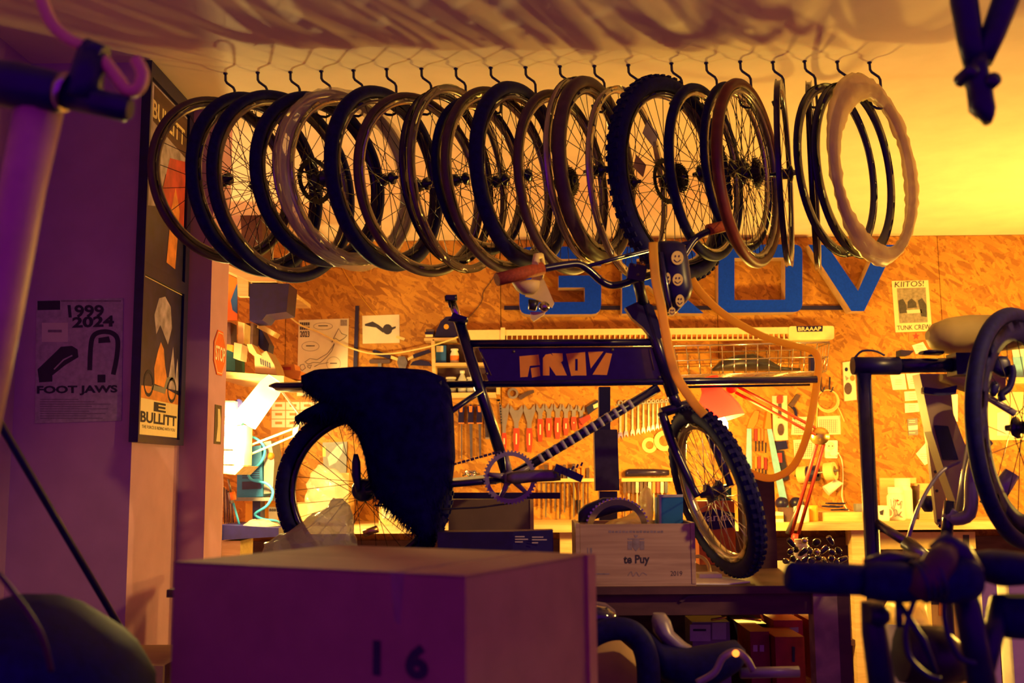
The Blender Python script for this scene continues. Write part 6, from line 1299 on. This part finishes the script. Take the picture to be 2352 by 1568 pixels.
bw = MB().tube(spline([P(1330, 1520, 2.7), P(1350, 1470, 2.7), P(1400, 1445, 2.7), P(1450, 1450, 2.7), P(1480, 1490, 2.7), P(1490, 1560, 2.7), P(1485, 1700, 2.7)], 5), .03, 10)
bw.build('mudguard', 'rubber', None, 'dark curved tyre standing under the black fender', 'tyre')
MB().cols([(1480, 1440, 1500, .05), (1520, 1478, 1560, .07), (1580, 1488, 1580, .08), (1640, 1480, 1570, .08), (1690, 1470, 1540, .06), (1710, 1490, 1520, .02)], 2.8, 14).build('black_saddle', 'rubber', None, 'long black saddle shape in front of the lower bench shelf', 'saddle')
bg = MB().rows([(1408, 1500, 1528, .02), (1425, 1496, 1540, .04), (1450, 1500, 1548, .05), (1475, 1520, 1575, .05), (1490, 1540, 1600, .04)], 2.84, 12); bg.build('grey_cloth', 'frame_grey', None, 'crumpled grey-purple cloth over the black saddle', 'cloth')
MB().cols([(1335, 1500, 1600, .04), (1370, 1470, 1620, .06), (1420, 1465, 1640, .06), (1460, 1500, 1640, .06), (1472, 1560, 1640, .05)], 3.0, 14).build('brown_sack', 'cardboard', None, 'brown paper sack inside the dark tyre arc', 'sack')
MB().tube([P(1700, 1545, 2.8), P(1835, 1542, 2.8)], .014, 10).build('grey_pipe', 'frame_grey', None, 'grey pipe lying low before the red bin', 'pipe')
MB().tube(spline([P(1600, 1568, 2.6), P(1640, 1545, 2.6), P(1660, 1510, 2.6), P(1688, 1496, 2.6), P(1712, 1510, 2.6), P(1730, 1540, 2.6)], 5), .009, 8).build('bent_tube', 'frame_grey', None, 'bent grey tube with orange reflector under the bench', 'tube')
MB().lathe([(0, -.009), (.007, -.007), (.009, 0), (0, .006)], frame(P(1690, 1500, 2.585), (0, 1, 0)), 10).build('orange_reflector', 'led_orange', None, 'small glowing orange reflector light on the bent grey tube', 'light')

# ================================================================== lamps
# red articulated desk lamp clamped to the back bench
YD = 5.22
t = thing('desk_lamp', 'red articulated desk lamp with glowing pink shade over the bench', 'lamp', P(1826, 1235, 5.7))
tipd = P(1655, 965, YD); topd = P(1627, 868, YD + .02)
ax = (tipd - topd).normalized(); M = frame(topd, ax)
h = (tipd - topd).length
sh_ = MB().lathe([(.050, h * .0), (.052, h * .28), (.062, h * .36), (.088, h * .52), (.112, h * .74), (.124, h * 1.0)], M, 32).lathe([(0, 0), (.050, 0)], M, 24)
sh_.build('lamp_shade', 'shade_red', t)
MB().lathe([(.018, -.03), (.02, .02), (.032, .06), (.026, .088), (0, .10)], frame(topd + ax * (h - .04), ax), 16).build('bulb', 'bulb', t)
MB().lathe([(0, -.02), (.024, -.02), (.024, .02), (0, .02)], frame(P(1680, 892, YD), (0, 1, 0)), 14).build('joint', 'red', t)
for o_ in (-8, 8): MB().tube([P(1690, 893 + o_, YD), P(1872, 990 + o_, YD + .1)], .008, 8).build('arm', 'red', t)
MB().lathe([(0, -.025), (.045, -.025), (.045, .025), (0, .025)], frame(P(1882, 1001, YD + .12), (0, 1, 0)), 18).build('elbow', 'brass', t)
for o_ in (-8, 8): MB().tube([P(1884 + o_, 1020, YD + .13), P(1826 + o_, 1225, 5.73)], .010, 8).build('arm', 'red_dark', t)
MB().tube([P(1843, 1142, 5.68), P(1808, 1225, 5.72)], .012, 8).build('spring', 'steel', t)
MB().tube([P(1826, 1225, 5.73), P(1824, 1248, 5.73)], .02, 8).build('clamp', 'red_dark', t)
lamp_light('desk_lamp_light', topd + ax * (h + .095), 105, radius=.11, parent=t)
# white desk lamp at the left
t = thing('bench_lamp', 'white cylinder desk lamp with twin arms over left bench', 'lamp', P(552, 1068, 5.47))
a = P(634, 872, 5.10); c = P(562, 968, 5.10); ax = (c - a).normalized(); h = (c - a).length
MB().lathe([(.045, 0), (.058, h * .2), (.064, h)], frame(a, ax), 24).lathe([(0, 0), (.045, 0)], frame(a, ax), 20).build('lamp_shade', 'shade_white', t)
MB().lathe([(0, 0), (.02, .01), (.026, .03), (0, .055)], frame(a + ax * (h * .7), ax), 14).build('bulb', 'bulb', t)
for p_, q_ in (((552, 1031), (672, 985)), ((552, 1053), (684, 997))): MB().tube([P(*p_, 5.47), P(*q_, 5.32)], .006, 8).build('arm', 'cream', t)
MB().px([(672, 982), (688, 980), (684, 1002), (672, 998)], 5.31, .02).build('joint_plate', 'cream', t); MB().tube([P(680, 996, 5.31), P(694, 960, 5.27)], .007, 8).build('arm', 'white', t); MB().tube([P(694, 960, 5.27), P(638, 886, 5.10)], .006, 8).build('head_arm', 'white', t)
r0 = P(552, 1027, 5.47); MB().tube([r0, Vector((r0.x, r0.y, P(545, 1070, 5.22).z - .002))], .008, 8).build('riser', 'cream', t)
lamp_light('bench_lamp_light', a + ax * (h * 1.10), 120, color=(1, .72, .20), radius=.06, parent=t)
# clamp lamp beyond the right edge of the view that lights the bench end
q = Vector((3.15, 5.1, 1.35))
t = thing('work_lamp', 'clamp work lamp lighting the right end of the back bench', 'lamp', (q.x, 6.1, WZ))
MB().tube([Vector((q.x, 6.1, WZ)), Vector((q.x, 6.1, q.z - .12)), q + Vector((.04, .06, -.10))], .012, 8).build('arm', 'black', t)
MB().lathe([(.03, .09), (.06, .06), (.11, .0)], frame(q + Vector((0, .02, -.05)), (.5, .3, -1)), 20).build('lamp_shade', 'shade_white', t)
MB().lathe([(0, -.02), (.02, -.012), (.026, .01), (0, .04)], frame(q + Vector((0, 0, .03)), (0, 0, 1)), 12).build('bulb', 'bulb', t)
lamp_light('work_lamp_light', q + Vector((0, -.01, .04)), 115, radius=.12, parent=t)

# track spotlight on the ceiling right of the aisle, outside the view, aimed at the bench
q = Vector((2.35, 1.6, 2.52)); aim = Vector((.46, 3.15, 1.45)); d = (aim - q).normalized()
t = thing('track_spotlight', 'black ceiling spotlight aimed at the cargo bike bench', 'spotlight', (q.x, q.y, 2.70))
MB().lathe([(0, -.10), (.045, -.10), (.05, -.06), (.055, .06), (.05, .06), (.045, -.04), (0, -.04)], frame(q, d), 20).build('housing', 'black', t)
MB().tube([q - d * .05, Vector((q.x, q.y, 2.7495))], .012, 8).build('stem', 'black', t)
MB().lathe([(0, .02), (.03, .0), (.035, -.03), (0, -.03)], frame(q, d), 14).build('bulb', 'bulb', t)
lamp_light('track_spotlight_light', q + d * .07, 120, color=(1, .60, .16), radius=.04, parent=t, spot=math.radians(36), aim=aim)
